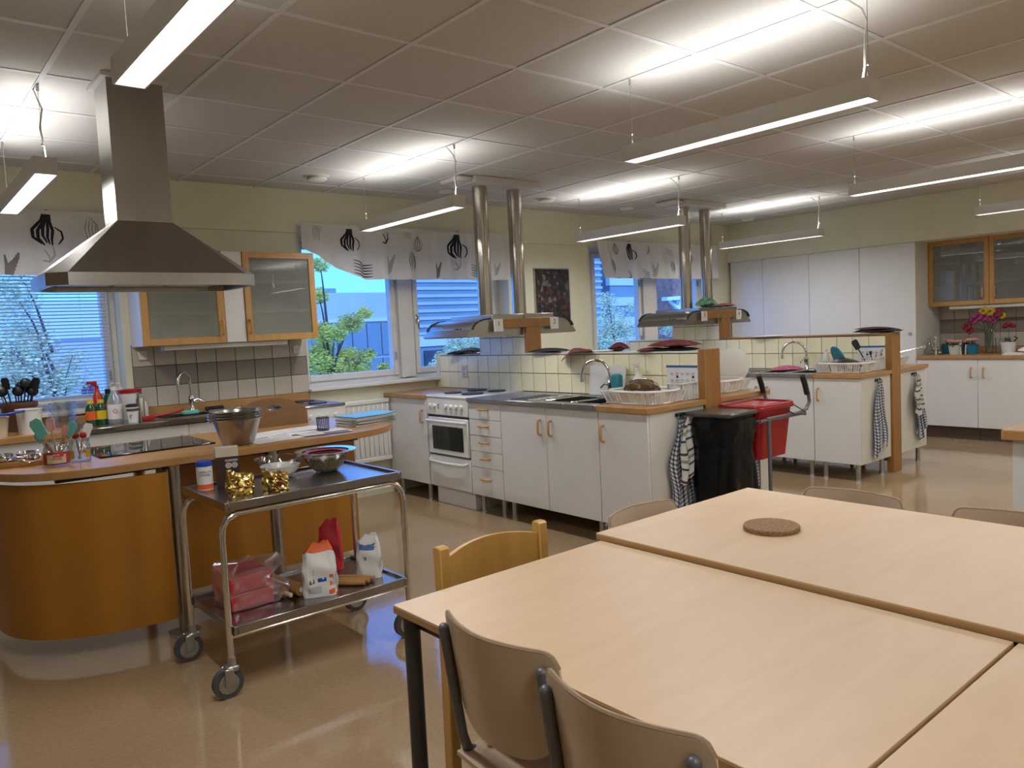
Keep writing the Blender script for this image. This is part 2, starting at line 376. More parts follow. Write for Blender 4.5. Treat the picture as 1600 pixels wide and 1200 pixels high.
# window wall
WIN = [(.02, 1.44), (2.87, 5.16), (6.37, 8.72)]
ww = struct('wall_window', label='cream wall with three recessed windows')
MB().box(X0, YW, 0, XW, YO, 1.0).build('spandrel', M['wall'], ww, smooth=0)
MB().box(X0, YW-.02, 2.35, XW, YO, ZC+.03).build('beam', M['wall'], ww, smooth=0)
for a, b in ((X0, .02), (1.44, 2.87), (5.16, 6.37), (8.72, XW)): MB().box(a, YW, 1.0, b, YO, 2.35).build('pier', M['wall'], ww, smooth=0)
MB().box(5.27, YW-.006, 1.0, 5.30, YW+.01, 2.35).build('panel_joint', M['lgrey'], ww, smooth=0)
wr = struct('wall_right', label='cream end wall with a bulkhead above the cupboards')
MB().box(XW, Y0, 0, XW+.12, YO, ZC+.03).build('wall_face', M['wall'], wr, smooth=0)
MB().box(XS, Y0, 2.206, XW, YW, ZC+.005).build('bulkhead', M['wall'], wr, smooth=0)
for nm, a in (('wall_left', (X0-.12, Y0-.12, 0, X0, YO, ZC+.03)), ('wall_back', (X0-.12, Y0-.12, 0, XW+.12, Y0, ZC+.03))):
    o = MB().box(*a).build(nm, M['wall'], smooth=0, kind='structure')
# windows
def window(i, x0, x1, sashes, handles):
    w = struct('window_%d' % i, label='white framed window in a deep reveal')
    z0, z1, ya, yb = 1.03, 2.35, 6.34, 6.42
    MB().box(x0-.01, YW-.07, 1.0, x1+.01, ya+.02, 1.03, .006).build('window_sill', M['frame'], w)
    f = MB()
    f.box(x0, ya, z0, x1, yb, z0+.035); f.box(x0, ya, z1-.05, x1, yb, z1)
    xs = [x0]+[v for s in sashes for v in s]+[x1]
    for k in range(0, len(xs), 2): f.box(xs[k], ya, z0+.035, xs[k+1], yb, z1-.05)
    f.build('window_frame', M['frame'], w)
    for k, (a, b) in enumerate(sashes):
        s = MB(); t = .055
        s.box(a, ya-.02, z0+.04, a+t, yb-.02, z1-.055, .006); s.box(b-t, ya-.02, z0+.04, b, yb-.02, z1-.055, .006)
        s.box(a+t, ya-.02, z0+.04, b-t, yb-.02, z0+.04+t, .006); s.box(a+t, ya-.02, z1-.055-t, b-t, yb-.02, z1-.055, .006)
        so = s.build('sash', M['frame'], w)
        MB().box(a+t-.005, ya+.02, z0+.04+t-.005, b-t+.005, ya+.024, z1-.055-t+.005).build('pane', M['glass'], so, smooth=0)
        if handles[k] is not None:
            hx = handles[k]
            MB().box(hx-.012, ya-.032, 1.55, hx+.012, ya-.02, 1.64, .003).cyl((hx, ya-.03, 1.61), (hx, ya-.055, 1.61), .008).box(hx-.009, ya-.064, 1.49, hx+.009, ya-.05, 1.62, .004).build('window_handle', M['chrome'], so)
        MB().cyl((b-.03, ya-.03, 1.22), (b-.03, ya-.03, 1.29), .008, seg=8).cyl((b-.03, ya-.03, 1.9), (b-.03, ya-.03, 1.97), .008, seg=8).build('hinge', M['galv'], so)
    return w
window(1, WIN[0][0], WIN[0][1], [(.06, 1.40)], [None])
window(2, WIN[1][0], WIN[1][1], [(2.91, 3.88), (4.08, 5.02)], [None, 4.105])
window(3, WIN[2][0], WIN[2][1], [(6.58, 7.45), (7.70, 8.64)], [None, None])
MB().box(3.90, 6.30, 1.04, 4.06, 6.345, 2.34, .004).build('trim_1', M['frame'], kind='structure')
MB().box(7.47, 6.30, 1.04, 7.68, 6.345, 2.34, .004).build('trim_2', M['frame'], kind='structure')
# ---------------------------------------------------------------- outside, upper floor view
GZ = -8.0
g = MB().box(-60, 7.5, GZ-.2, 160, 130, GZ).build('ground_outside', mat('asphalt', (.16, .16, .16), .9, var=.2, scale=.5), smooth=0, kind='structure')
M['b1'] = mat('facade_grey', (.60, .60, .60), .6, var=.05, scale=.3)
M['b2'] = mat('facade_dark', (.26, .32, .36), .4, var=.1, scale=.3)
M['b3'] = mat('facade_pale', (.78, .78, .78), .6, var=.05, scale=.3)
M['bw'] = mat('far_window', (.03, .05, .08), .15, var=.3, scale=1)
M['brick'] = mat('brick_far', (.42, .17, .12), .8, var=.3, scale=4)
def building(name, label, x0, x1, y0, y1, z1, m, bands, wins, mw=None, roof=()):
    b = thing(name, label, 'building', ((x0+x1)/2, (y0+y1)/2, GZ))
    MB().box(x0, y0, GZ, x1, y1, z1).build('facade_body', m, b, smooth=0)
    for (za, zb, mm, pr) in bands: MB().box(x0-pr, y0-pr, za, x1+pr, y0+.5, zb).build('facade_band', mm, b, smooth=0)
    for (xa, xb, za, zb) in wins:
        o = MB().box(xa, y0-.16, za, xb, y0+.2, zb).build('window', mw or M['bw'], b, smooth=0)
    for (xa, xb, za, zb) in roof: MB().box(xa, y0+2, za, xb, y0+4, zb).build('roof_unit', M['b2'], b, smooth=0)
    return b
W3 = lambda x0, x1, n, z0, h, frac=.7: [(x0+(x1-x0)*(k+.5-frac/2)/n, x0+(x1-x0)*(k+.5+frac/2)/n, z0, z0+h) for k in range(n)]
building('office_block', 'low flat roofed office block with pale band above dark glazed storeys', 19.5, 27.6, 45, 47, 4.3, M['b1'],
         [(2.6, 4.32, M['b1'], .12), (2.42, 2.6, M['b3'], .2), (-1.9, -1.6, M['b3'], .3)], W3(19.8, 27.4, 7, .2, 2.1, .93)+W3(19.8, 27.4, 7, -1.5, 1.5, .93)+W3(19.8, 27.4, 5, -5.4, 3.2, .6),
         M['b2'], [(23.1, 24.3, 4.3, 4.75), (20.1, 20.2, 4.3, 7.2), (20.9, 21.0, 4.3, 5.2), (21.2, 21.3, 4.3, 5.2)])
bt = []
building('office_tower', 'tall glass office tower with many horizontal window bands', 40.6, 66, 62, 65, 22, M['b2'],
         [(z, z+.28, M['b1'], .12) for z in [1.3+.72*k for k in range(28)]]+[(.2, 1.2, M['b3'], .2)], W3(40.8, 65.6, 16, -3.2, 3.0, .9))
building('banded_tower', 'pale tower with wide light floor bands and dark glass between', 67.5, 90, 62, 64, 15, M['b2'],
         [(z, z+1.0, M['b3'], .15) for z in [-6+2.4*k for k in range(9)]], W3(67.8, 89.6, 12, -4.5, 1.1, .6)+W3(67.8, 89.6, 12, -2, 1.1, .6))
building('brick_house', 'red brick house front seen through the far window', 33.2, 60, 26, 27.2, 9, M['brick'], [], W3(36, 56, 5, 3.2, 2.2, .3))
building('grey_house', 'blue grey house with small square windows beyond the blind', 1.5, 12, 34, 44, 3.4, M['b1'],
         [(1.9, 3.42, M['b3'], .1)], W3(3, 11.5, 6, -1.0, 1.2, .35)+[(3.2, 4.6, 1.0, 1.7)])
aw = thing('slanted_canopy', 'pale slanted canopy roof in front of the brick house', 'canopy', (28, 20.5, GZ))
MB().prism([(25.2, 2.3), (33, 2.6), (33, 2.75), (25.2, 2.45)], 20, 20.3, 'y').build('ridge_beam', M['b3'], aw)
for k in range(9): MB().box(25.8+.7*k, 18.2, .2, 26.4+.7*k, 20.6, .3, R=Matrix.Rotation(math.radians(42), 3, 'X')).xf(T4(0, .1, 1.25)).build('roof_sheet', M['b3'], aw)
MB().box(25.9, 20.1, GZ, 26.1, 20.3, 2.35).box(32, 20.1, GZ, 32.2, 20.3, 2.6).build('canopy_post', M['b2'], aw)
LEAF = [mat('leaf_gold', (.88, .72, .42), .7, var=.3, scale=3), mat('leaf_green', (.74, .58, .09), .7, var=.4, scale=3), mat('leaf_pale', (.80, .70, .40), .7, var=.3, scale=3)]
BARK = mat('bark', (.06, .045, .035), .9, var=.3)
def tree(label, base, blobs, n, size, lm):
    t = thing('tree', label, 'tree', base)
    bx, by, bz = base; tr = MB()
    top = min(b[2] for b in blobs)
    tr.tube([(bx, by, bz), (bx+.1, by, (bz+top)/2-1), (bx, by, top)], .14, 8, rs=[.16, .07, .015])
    for (x, y, z, r) in blobs: tr.tube([(bx, by, max(bz+1, z-1.2)), ((bx+x)/2, (by+y)/2, z-.35), (x, y, z+r*.4)], .03, 5, rs=[.03, .016, .006])
    tr.build('trunk', BARK, t)
    f = MB(); rnd = random.Random(hash(label) % 1000 if False else len(label)+n)
    tot = sum(b[3]**2 for b in blobs)
    for (x, y, z, r) in blobs:
        for k in range(int(n*r*r/tot)):
            d = Vector((rnd.gauss(0, 1), rnd.gauss(0, 1), rnd.gauss(0, 1))).normalized()*r*rnd.random()**.45
            p = Vector((x, y, z))+Vector((d.x, d.y, d.z*.75)); s = size*(.6+.8*rnd.random())
            e = Matrix.Rotation(rnd.random()*6.3, 3, 'Z') @ Matrix.Rotation(rnd.uniform(.3, 2.6), 3, 'X')
            f.face([p+e @ Vector(v) for v in ((-s, 0, 0), (0, -s*.5, 0), (s, 0, 0), (0, s*.5, 0))])
    f.build('foliage', lm, t, smooth=0, kind='stuff')
def blobs_px(lst, y):
    out = []
    for (px, py, r, dy) in lst:
        p = AT(px, py, Y=y+dy); out.append((p.x, p.y, p.z, r))
    return out
tree('autumn tree with yellow green leaves between the two middle windows', (7.0, 14, GZ),
     blobs_px([(548, 505, .30, 0), (570, 488, .18, .3), (525, 520, .26, -.3), (500, 520, .3, 0), (497, 462, .22, .2), (500, 415, .2, .1), (515, 570, .34, .2), (490, 565, .4, 0), (545, 555, .26, .3), (575, 555, .2, 0), (560, 575, .3, .2), (600, 575, .16, 0), (505, 545, .25, .4), (535, 590, .35, 0)], 14), 8500, .032, LEAF[1])
tree('pale leaved tree rising behind the blind', (2.4, 15, GZ),
     blobs_px([(20, 470, .45, 0), (40, 520, .45, .3), (15, 560, .6, 0), (60, 580, .45, .4), (110, 590, .35, 0), (115, 560, .22, .1), (30, 440, .4, 0), (60, 540, .35, 0), (20, 610, .6, 0), (90, 605, .35, .2)], 15), 6200, .034, LEAF[0])
tree('pale leaved tree outside the window behind the hood marked 1', (13.5, 17, GZ), blobs_px([(735, 510, .3, 0), (715, 540, .4, 0), (700, 560, .4, .4), (745, 545, .5, 0), (690, 575, .4, 0)], 17), 5000, .035, LEAF[2])
tree('bare pale tree filling the lower half of the far window', (18.6, 17, GZ), blobs_px([(948, 470, .4, 0), (960, 500, .6, 0), (935, 525, .7, .4), (975, 520, .6, 0), (950, 545, .7, 0), (990, 480, .3, .2), (1050, 510, .5, 0)], 17), 7000, .035, LEAF[2])
# ---------------------------------------------------------------- pendant lamps
LX, LY = [.71, 3.11, 5.51, 7.91], [4.815, 2.05, -.70]
where = {(0, 0): 'beside the steel chimney of the hood', (0, 1): 'above the serving trolley', (1, 0): 'in front of the pipes over the front island', (1, 1): 'above the white island with oven',
         (2, 0): 'in front of the rear pair of pipes', (2, 1): 'between the rear island and the tables', (3, 0): 'in front of the tall white cupboards', (3, 1): 'in front of the glazed end wall cupboards',
         (0, 2): 'in the back row behind the serving trolley', (1, 2): 'in the back row above the tables', (2, 2): 'in the back row, third from the left wall', (3, 2): 'in the back row by the end wall'}
def lamp(i, j):
    off = '_%s_back_row_offscreen' % ('trolley', 'tables', 'bench', 'end_wall')[i] if j == 2 else ''    # the row above the tables, behind the camera
    x, y = LX[i], LY[j]; h = .635; zb, zt = 2.282, 2.362
    r = thing('pendant_lamp', 'long white linear pendant lamp hanging '+where[(i, j)], 'lamp', (x, y, zb), 'linear pendant lamps in rows')
    b = MB()
    b.box(x-.05, y-h, zb, x-.044, y+h, zt); b.box(x+.044, y-h, zb, x+.05, y+h, zt)
    b.box(x-.044, y-h, zb, x+.044, y-h+.006, zt); b.box(x-.044, y+h-.006, zb, x+.044, y+h, zt)
    b.box(x-.044, y-h+.006, zb+.035, x+.044, y+h-.006, zb+.045)
    b.build('housing', M['lampbody'], r, smooth=0)
    MB().box(x-.043, y-h+.007, zb+.012, x+.043, y+h-.007, zb+.016).build('diffuser'+off, M['diffuser'], r, smooth=0)
    MB().box(x-.043, y-h+.007, zt-.006, x+.043, y+h-.007, zt-.003).build('upper_diffuser'+off, M['diffuser'], r, smooth=0)
    for s in (-1, 1):
        yy = y+s*.61
        MB().cyl((x, yy, zt), (x, yy, ZC-.002), .0016, seg=5).cyl((x, yy, zt-.004), (x, yy, zt+.03), .007, .004, seg=8).cyl((x, yy, ZC-.03), (x, yy, ZC+.003), .007, seg=8).ball((x, yy, zt+.06), .006, u=8, v=6).build('suspension_wire', M['galv'], r)
    yy = y-.61
    pts = [(x+.012, yy+.03, zt-.002), (x+.01, yy+.018, zt+.06), (x-.004, yy+.01, zt+.14), (x+.012, yy+.008, zt+.23), (x-.002, yy+.02, ZC-.06), (x-.004, yy+.07, ZC-.012), (x-.004, yy+.1, ZC+.003)]
    MB().tube(pts, .0045, 6).build('power_cable', M['pwhite'], r)
    for nm, z, e, rot, sp in (('tube_down', zb-.003, LAMP_DOWN, 0, 172), ('tube_up', zt+.004, LAMP_UP, math.pi, 150)):
        li = bpy.data.lights.new(nm+off, 'AREA'); li.shape = 'RECTANGLE'; li.size = .08; li.size_y = 1.24; li.energy = e; li.color = LAMP_COL; li.spread = math.radians(sp)
        lo = bpy.data.objects.new(nm+off, li); COL.objects.link(lo); lo.parent = r; lo.location = (0, 0, z-zb); lo.rotation_euler = (rot, 0, 0)
for i in range(4):
    for j in range(3): lamp(i, j)
# ceiling vents
for k, (x, near) in enumerate(((2.77, 'near the steel chimney'), (4.0, 'behind the front pair of pipes'), (5.18, 'between the two pairs of pipes'), (6.36, 'beside the rear pair of pipes'), (8.65, 'above the tall white cupboards'))):
    v = thing('ceiling_vent', 'round white ceiling air valve '+near, 'vent', (x, 5.55, ZC-.04), 'round ceiling valves')
    MB().lathe([(.0, 2.668), (.06, 2.668), (.075, 2.675), (.075, 2.69), (.0, 2.69)], (x, 5.55, 0), 24).build('valve_disc', M['pwhite'], v)
    MB().lathe([(.03, 2.689), (.05, 2.689), (.09, 2.70), (.1, 2.706), (.03, 2.706)], (x, 5.55, 0), 24).build('valve_ring', M['lgrey'], v)
# ---------------------------------------------------------------- valances with printed pears
def valance(label, x0, x1, ztop, zbot, ph, motifs, lean=0.):
    y0 = 6.085
    r = thing('curtain_valance', label, 'curtain', ((x0+x1)/2, y0, 1.95), 'printed white valances above the windows')
    def S(x, t):          # t 0 at the top, 1 at the hem
        z = ztop+(zbot(x)-ztop)*t
        return Vector((x+lean*t*(x1-x)/(x1-x0), y0-.012*t-(.012+.012*t)*math.sin(x*21+ph+.7*math.sin(x*5))-.006*math.sin(x*47), z))
    n = int((x1-x0)*60)
    MB().grid(lambda u, v: S(x0+(x1-x0)*u, v), n, 10).solid(.0012).build('cloth', M['curtain'], r, smooth=60)
    MB().grid(lambda u, v: S(x0+(x1-x0)*u, v*.09)+Vector((0, -.008*math.sin(v*math.pi), 0)), n, 4).build('heading_tape', M['curtain'], r, smooth=60)
    MB().cyl((x0-.02, y0+.02, ztop-.02), (x1+.02, y0+.02, ztop-.02), .008, seg=8).build('curtain_rod', M['frame'], r)
    for (cx, cz, sc, kind, mk) in motifs:      # cz: metres below the top
        f = MB()
        def ribbon(pts, w):
            w = w*1.25
            P = []
            for k in range(len(pts)-1):
                for q in range(4): P.append([pts[k][i]+(pts[k+1][i]-pts[k][i])*q/4 for i in (0, 1)])
            P.append(list(pts[-1]))
            L, Rr = [], []
            for k, p in enumerate(P):
                a, b = P[max(0, k-1)], P[min(len(P)-1, k+1)]; dx, dz = b[0]-a[0], b[1]-a[1]; d = math.hypot(dx, dz) or 1
                ww_ = w*(.35+.65*math.sin(math.pi*min(1, max(0, (k+.6)/(len(P)+.2)))))
                for lst, sg in ((L, 1), (Rr, -1)):
                    qx, qz = cx+sc*(p[0]-sg*dz/d*ww_), cz-sc*(p[1]+sg*dx/d*ww_)
                    tt = qz/(ztop-zbot(qx)); lst.append(S(qx, min(1, max(0.0, tt)))+Vector((0, -.004, 0)))
            for k in range(len(P)-1):
                f.face([L[k], L[k+1], Rr[k+1], Rr[k]])
        if kind == 'pear':
            LC, RC = [(-.04, .55), (-.12, .27), (-.34, .02), (-.33, -.2), (-.14, -.40)], [(.12, .55), (.10, .27), (.16, .02), (.12, -.2), (.12, -.40)]
            for k in range(5): ribbon([(a[0]+(b[0]-a[0])*k/4, a[1]-.04*math.sin(k*2.1)) for a, b in zip(LC, RC)], .034)
            ribbon([(.2, .1), (.38, -.03), (.41, -.22), (.28, -.40)], .022)
        elif kind == 'waves':
            for k in range(5): ribbon([(-.5, .3-.14*k), (-.2, .22-.14*k), (0, .05-.12*k), (.25, .08-.13*k), (.5, .1-.13*k)], .022)
        elif kind == 'leaf':
            for k in range(4): ribbon([(-.1+.1*k, .5-.05*k), (-.2+.13*k, .1), (-.1+.1*k, -.45+.05*k)], .02)
            ribbon([(0, .55), (.25, .3), (.3, -.1), (.15, -.5)], .028)
        elif kind == 'fan':
            for k in range(5): ribbon([(-.35, -.5+.1*k), (-.1+.05*k, -.3+.14*k), (-.15+.08*k, .1+.1*k)], .06)
            ribbon([(-.32, .4), (-.28, .0), (-.35, -.5)], .05)
        elif kind == 'onion':
            for k in range(5): ribbon([(.0, .5), (-.3+.15*k, .0), (-.2+.1*k, -.35), (.0, -.45)], .018)
        else:
            ribbon([(.25, .45), (.3, .0), (.0, -.35), (-.3, -.3)], .05); ribbon([(-.2, .3), (.0, -.05), (.05, -.35)], .035)
        f.build('printed_motif', M[mk], r, smooth=0)
    return r
valance('white valance printed with pears above the window with the blind', -.15, 1.43, 2.42, lambda x: 1.975, 0,
        [(1.0, .0+.14, 0.24, 'pear', 'print_k'), (.80, .38, .17, 'fan', 'print_g'), (1.0, .31, .13, 'squig', 'print_l'), (1.24, .36, .16, 'waves', 'print_g'), (1.27, .14, .18, 'leaf', 'print_l'), (.62, .13, .15, 'waves', 'print_l')])
valance('white valance with a gathered swooping end above the middle window', 2.86, 5.13, 2.425, lambda x: 1.955+(0.26*max(0, (3.45-x)/.58)**1.3 if x < 3.45 else 0), 1.2,
        [(3.30, .13, 0.22, 'pear', 'print_k'), (2.98, .09, .13, 'leaf', 'print_l'), (3.42, .36, .20, 'waves', 'print_k'), (3.66, .1, .13, 'squig', 'print_k'), (3.73, .33, .18, 'fan', 'print_l'), (4.02, .14, .15, 'onion', 'print_g'), (3.93, .31, .18, 'leaf', 'print_g'), (4.24, .38, .16, 'fan', 'print_g'), (4.46, .15, 0.27, 'pear', 'print_k'), (4.45, .33, .12, 'squig', 'print_l'), (4.72, .37, .18, 'waves', 'print_g'), (4.98, .36, .13, 'fan', 'print_l'), (3.0, .02, .1, 'waves', 'print_l'), (3.9, .05, .1, 'waves', 'print_l')])
valance('white valance with straight hem above the far window', 6.43, 8.78, 2.42, lambda x: 1.98, 2.1,
        [(6.72, .1, .14, 'onion', 'print_g'), (6.62, .3, .17, 'leaf', 'print_g'), (6.98, .12, 0.25, 'pear', 'print_k'), (7.3, .1, .14, 'squig', 'print_g'), (6.86, .39, .13, 'squig', 'print_k'), (7.2, .38, .18, 'waves', 'print_g'), (7.42, .33, .17, 'fan', 'print_l'), (7.7, .1, .12, 'waves', 'print_l'), (7.72, .3, .14, 'leaf', 'print_g'), (8.08, .14, 0.24, 'pear', 'print_k'), (8.5, .12, .13, 'squig', 'print_k'), (8.05, .36, .14, 'fan', 'print_l')], lean=.12)
# blind
bl = thing('venetian_blind', 'lowered venetian blind of thin pale slats', 'blind', (.73, 6.27, 1.09))
MB().box(.08, 6.25, 2.30, 1.37, 6.29, 2.34, .003).build('head_rail', M['frame'], bl)
MB().box(.08, 6.255, 1.085, 1.37, 6.285, 1.1, .003).build('bottom_rail', M['frame'], bl)
sm = mat('slat_white', (.62, .64, .66), .35, var=.02)
s0 = None
for k in range(49):
    z = 1.122+.0245*k
    if s0 is None:
        s0 = MB().box(-.64, -.012, -.0004, .64, .012, .0004, R=Matrix.Rotation(math.radians(-14), 3, 'X')).build('slat', sm, bl, True, 0); s0.location = (0, 0, z-1.09)
    else: share(s0, bl, (0, 0, z-1.09), 'slat')
for xx in (.25, .73, 1.2): MB().cyl((xx, 6.27, 1.1), (xx, 6.27, 2.32), .0012, seg=5).build('ladder_cord', M['frame'], bl)
# radiator, picture
def radiator(x0, x1, label):
    r = thing('radiator', label, 'radiator', ((x0+x1)/2, 6.1, .3), 'radiators below the windows')
    MB().box(x0, 6.06, .84, x1, 6.135, .885, .01).build('top_grille', M['enamel'], r)
    MB().box(x0, 6.075, .32, x1, 6.12, .85, .004).box(x0, 6.06, .32, x1, 6.135, .36, .008).build('panel_body', M['enamel'], r)
    n = int((x1-x0)/.045)
    f = None
    for k in range(n):
        x = x0+(k+.5)*(x1-x0)/n
        if f is None: f = MB().box(x-.014, 6.062, .37, x+.014, 6.08, .835, .006).build('flute', M['enamel'], r); fx = x
        else: share(f, r, (x-fx, 0, 0), 'flute')
    MB().cyl((x0+.02, 6.1, .32), (x0+.02, 6.1, .0), .009).box(x0+.05, 6.12, .5, x0+.08, YW+.003, .6).build('pipe_and_bracket', M['enamel'], r)
radiator(3.02, 3.60, 'white fluted radiator beside the window wall oven')
def poster_mat():
    m, n, l, p = setup_mat('market_photo'); p.inputs['Roughness'].default_value = .35
    t = n.new('ShaderNodeTexCoord'); v = n.new('ShaderNodeTexVoronoi'); v.inputs['Scale'].default_value = 26; l.new(t.outputs['Object'], v.inputs['Vector'])
    r = n.new('ShaderNodeValToRGB')
    s = n.new('ShaderNodeSeparateColor'); l.new(v.outputs['Color'], s.inputs[0]); l.new(s.outputs[0], r.inputs[0])
    cols = [(.004, .008, .014), (.008, .018, .018), (.05, .008, .012), (.012, .018, .03), (.10, .04, .012), (.006, .009, .02), (.16, .16, .14)]
    for i, c in enumerate(cols):
        e = r.color_ramp.elements[i] if i < 2 else r.color_ramp.elements.new(.16*i)
        e.position = .16*i; e.color = c+(1,)
    l.new(r.outputs[0], p.inputs['Base Color'])
    return m
pc = thing('wall_picture', 'dark framed photograph of a crowded stall on the pier', 'picture', (5.77, YW-.012, 1.49))
MB().box(5.51, YW-.022, 1.49, 5.52, YW+.002, 2.09).box(6.02, YW-.022, 1.49, 6.03, YW+.002, 2.09).box(5.52, YW-.022, 1.49, 6.02, YW+.002, 1.5).box(5.52, YW-.022, 2.08, 6.02, YW+.002, 2.09).build('picture_frame', M['galv'], pc)
MB().box(5.52, YW-.014, 1.5, 6.02, YW-.003, 2.08).build('picture_sheet', poster_mat(), pc, smooth=0)
# ================================================================ CABINETS
def mp(face, f, u, d, z): return {'-x': (f+d, u, z), '+x': (f-d, u, z), '-y': (u, f+d, z)}[face]
def fb(mb, face, f, u0, u1, d0, d1, z0, z1, b=0):
    a, c = mp(face, f, u0, d0, z0), mp(face, f, u1, d1, z1)
    return mb.box(min(a[0], c[0]), min(a[1], c[1]), z0, max(a[0], c[0]), max(a[1], c[1]), z1, b)
def handle(face, f, u, z, vert, parent, h=.052, m=None, r=.0082, out=.030):
    if vert: P = [(u, 0, z-h), (u, -out*.7, z-h), (u, -out, z-h*.75), (u, -out, z+h*.75), (u, -out*.7, z+h), (u, 0, z+h)]
    else: P = [(u-h, 0, z), (u-h, -out*.7, z), (u-h*.75, -out, z), (u+h*.75, -out, z), (u+h, -out*.7, z), (u+h, 0, z)]
    return MB().tube([mp(face, f, *p) for p in P], r, 8).build('handle', m or M['beechV'], parent)
def cabinet(label, face, f, u0, u1, depth, z0, z1, fronts, group=None, legs=(), body=None, name='base_cabinet', cat='cabinet', th=.018, ends=None):
    c = mp(face, f, (u0+u1)/2, depth/2, 0)
    r = thing(name, label, cat, c, group)
    q = MB(); t = .016
    fb(q, face, f, u0+.001, u0+t, th+.002, depth, z0, z1); fb(q, face, f, u1-t, u1-.001, th+.002, depth, z0, z1); fb(q, face, f, u0+t, u1-t, th+.002, depth, z0, z0+t); fb(q, face, f, u0+t, u1-t, depth-.008, depth, z0+t, z1)
    if z1 > 1.2: fb(q, face, f, u0+t, u1-t, th+.002, depth-.008, z1-t, z1)
    q.build('carcass', body or M['lgrey'], r, smooth=0)
    for (kind, ua, ub, za, zb, hu, hz, hv) in fronts:
        d = fb(MB(), face, f, ua+.002, ub-.002, 0, th, za+.002, zb-.002, .0015).build(kind, M['white'], r)
        if hu is not None: handle(face, f, hu, hz, hv, d)
    for u, d in legs:
        p = mp(face, f, u, d, 0)
        MB().cyl((p[0], p[1], .012), (p[0], p[1], z0+.002), .019, seg=14).cyl((p[0], p[1], 0), (p[0], p[1], .014), .024, .021, seg=14).build('leg', M['galv'], r)
    return r
def glazed(label, face, f, u0, u1, depth, z0, z1, hu, group, hz=None, shelves=2, side=None, swap=False):
    r = thing('glazed_cabinet', label, 'cabinet', mp(face, f, (u0+u1)/2, depth/2, z0), group)
    t = .018; b = MB()
    fb(b, face, f, u0, u0+t, .022, depth, z0, z1); fb(b, face, f, u1-t, u1, .022, depth, z0, z1)
    fb(b, face, f, u0+t, u1-t, .022, depth, z0, z0+t); fb(b, face, f, u0+t, u1-t, .022, depth, z1-t, z1); fb(b, face, f, u0+t, u1-t, depth-.01, depth, z0+t, z1-t)
    b.build('carcass', M['white'], r)
    for k in range(shelves):
        z = z0+(z1-z0)*(k+1)/(shelves+1)
        fb(MB(), face, f, u0+t, u1-t, .05, depth-.01, z-.009, z+.009).build('shelf', M['white'], r)
    fr = .05
    d = MB(); fb(d, face, f, u0+.002, u0+fr, 0, .02, z0, z1, .002); fb(d, face, f, u1-fr, u1-.002, 0, .02, z0, z1, .002)
    fb(d, face, f, u0+fr, u1-fr, 0, .02, z0, z0+fr, .002); fb(d, face, f, u0+fr, u1-fr, 0, .02, z1-fr, z1, .002)
    do = d.build('door', M['beechV'], r); do['label'] = 'beech door frame'
    fb(MB(), face, f, u0+fr-.004, u1-fr+.004, .009, .013, z0+fr-.004, z1-fr+.004).build('frosted_pane', M['frost'], do, smooth=0)
    handle(face, f, hu, hz or z0+.12, True, do, .05)
    return r
def tiles(parent, face, f, u0, u1, z0, rows, size, mats, name='tile', depth=.006):
    n = max(1, round((u1-u0)/size)); w = (u1-u0)/n; src = {}
    for k in range(n):
        for j in range(rows):
            m = mats[j] if isinstance(mats, list) else mats
            c = mp(face, f, u0+(k+.5)*w, 0, z0+(j+.5)*size)
            if m.name in src: share(src[m.name], parent, Vector(c)-wloc(parent), name)
            else:
                q = MB(); g = .0026; fb(q, face, 0, -w/2+g, w/2-g, 0, depth, -size/2+g, size/2-g, .0012)
                o = q.build(name, m, parent, True, 30); o.location = Vector(c)-wloc(parent); src[m.name] = o
def gooseneck(name, label, x, y, z, dirv, h=.30, reach=.19, r=.011, group=None, lever=None):
    """sink tap: body, curved spout towards dirv (unit xy), lever"""
    dx, dy = dirv; t = thing(name, label, 'tap', (x, y, z), group)
    MB().lathe([(.0, 0), (.027, 0), (.027, .012), (.021, .02), (.02, .1), (.023, .105), (.018, .125), (.0, .125)], (x, y, z), 18).build('tap_body', M['chrome'], t)
    R_ = reach/2; pts = [(x, y, z+.11), (x, y, z+h-R_)]
    for k in range(1, 11):
        a = math.pi*(1-k/10*1.02); pts.append((x+dx*(R_+R_*math.cos(a)), y+dy*(R_+R_*math.cos(a)), z+h-R_+R_*math.sin(a)))
    q = pts[-1]; pts.append((q[0]-dx*.002, q[1]-dy*.002, q[2]-.03))
    s = MB().tube(pts, r, 10).build('spout', M['chrome'], t)
    q = pts[-1]; MB().cyl((q[0], q[1], q[2]+.012), (q[0], q[1], q[2]-.012), r+.003, seg=12).build('aerator', M['chrome'], s)
    lx, ly = lever or (-dy, dx)
    MB().tube([(x+lx*.018, y+ly*.018, z+.085), (x+lx*.055, y+ly*.055, z+.10), (x+lx*.10, y+ly*.10, z+.075)], .007, 8).build('lever', M['chrome'], t)
    return t
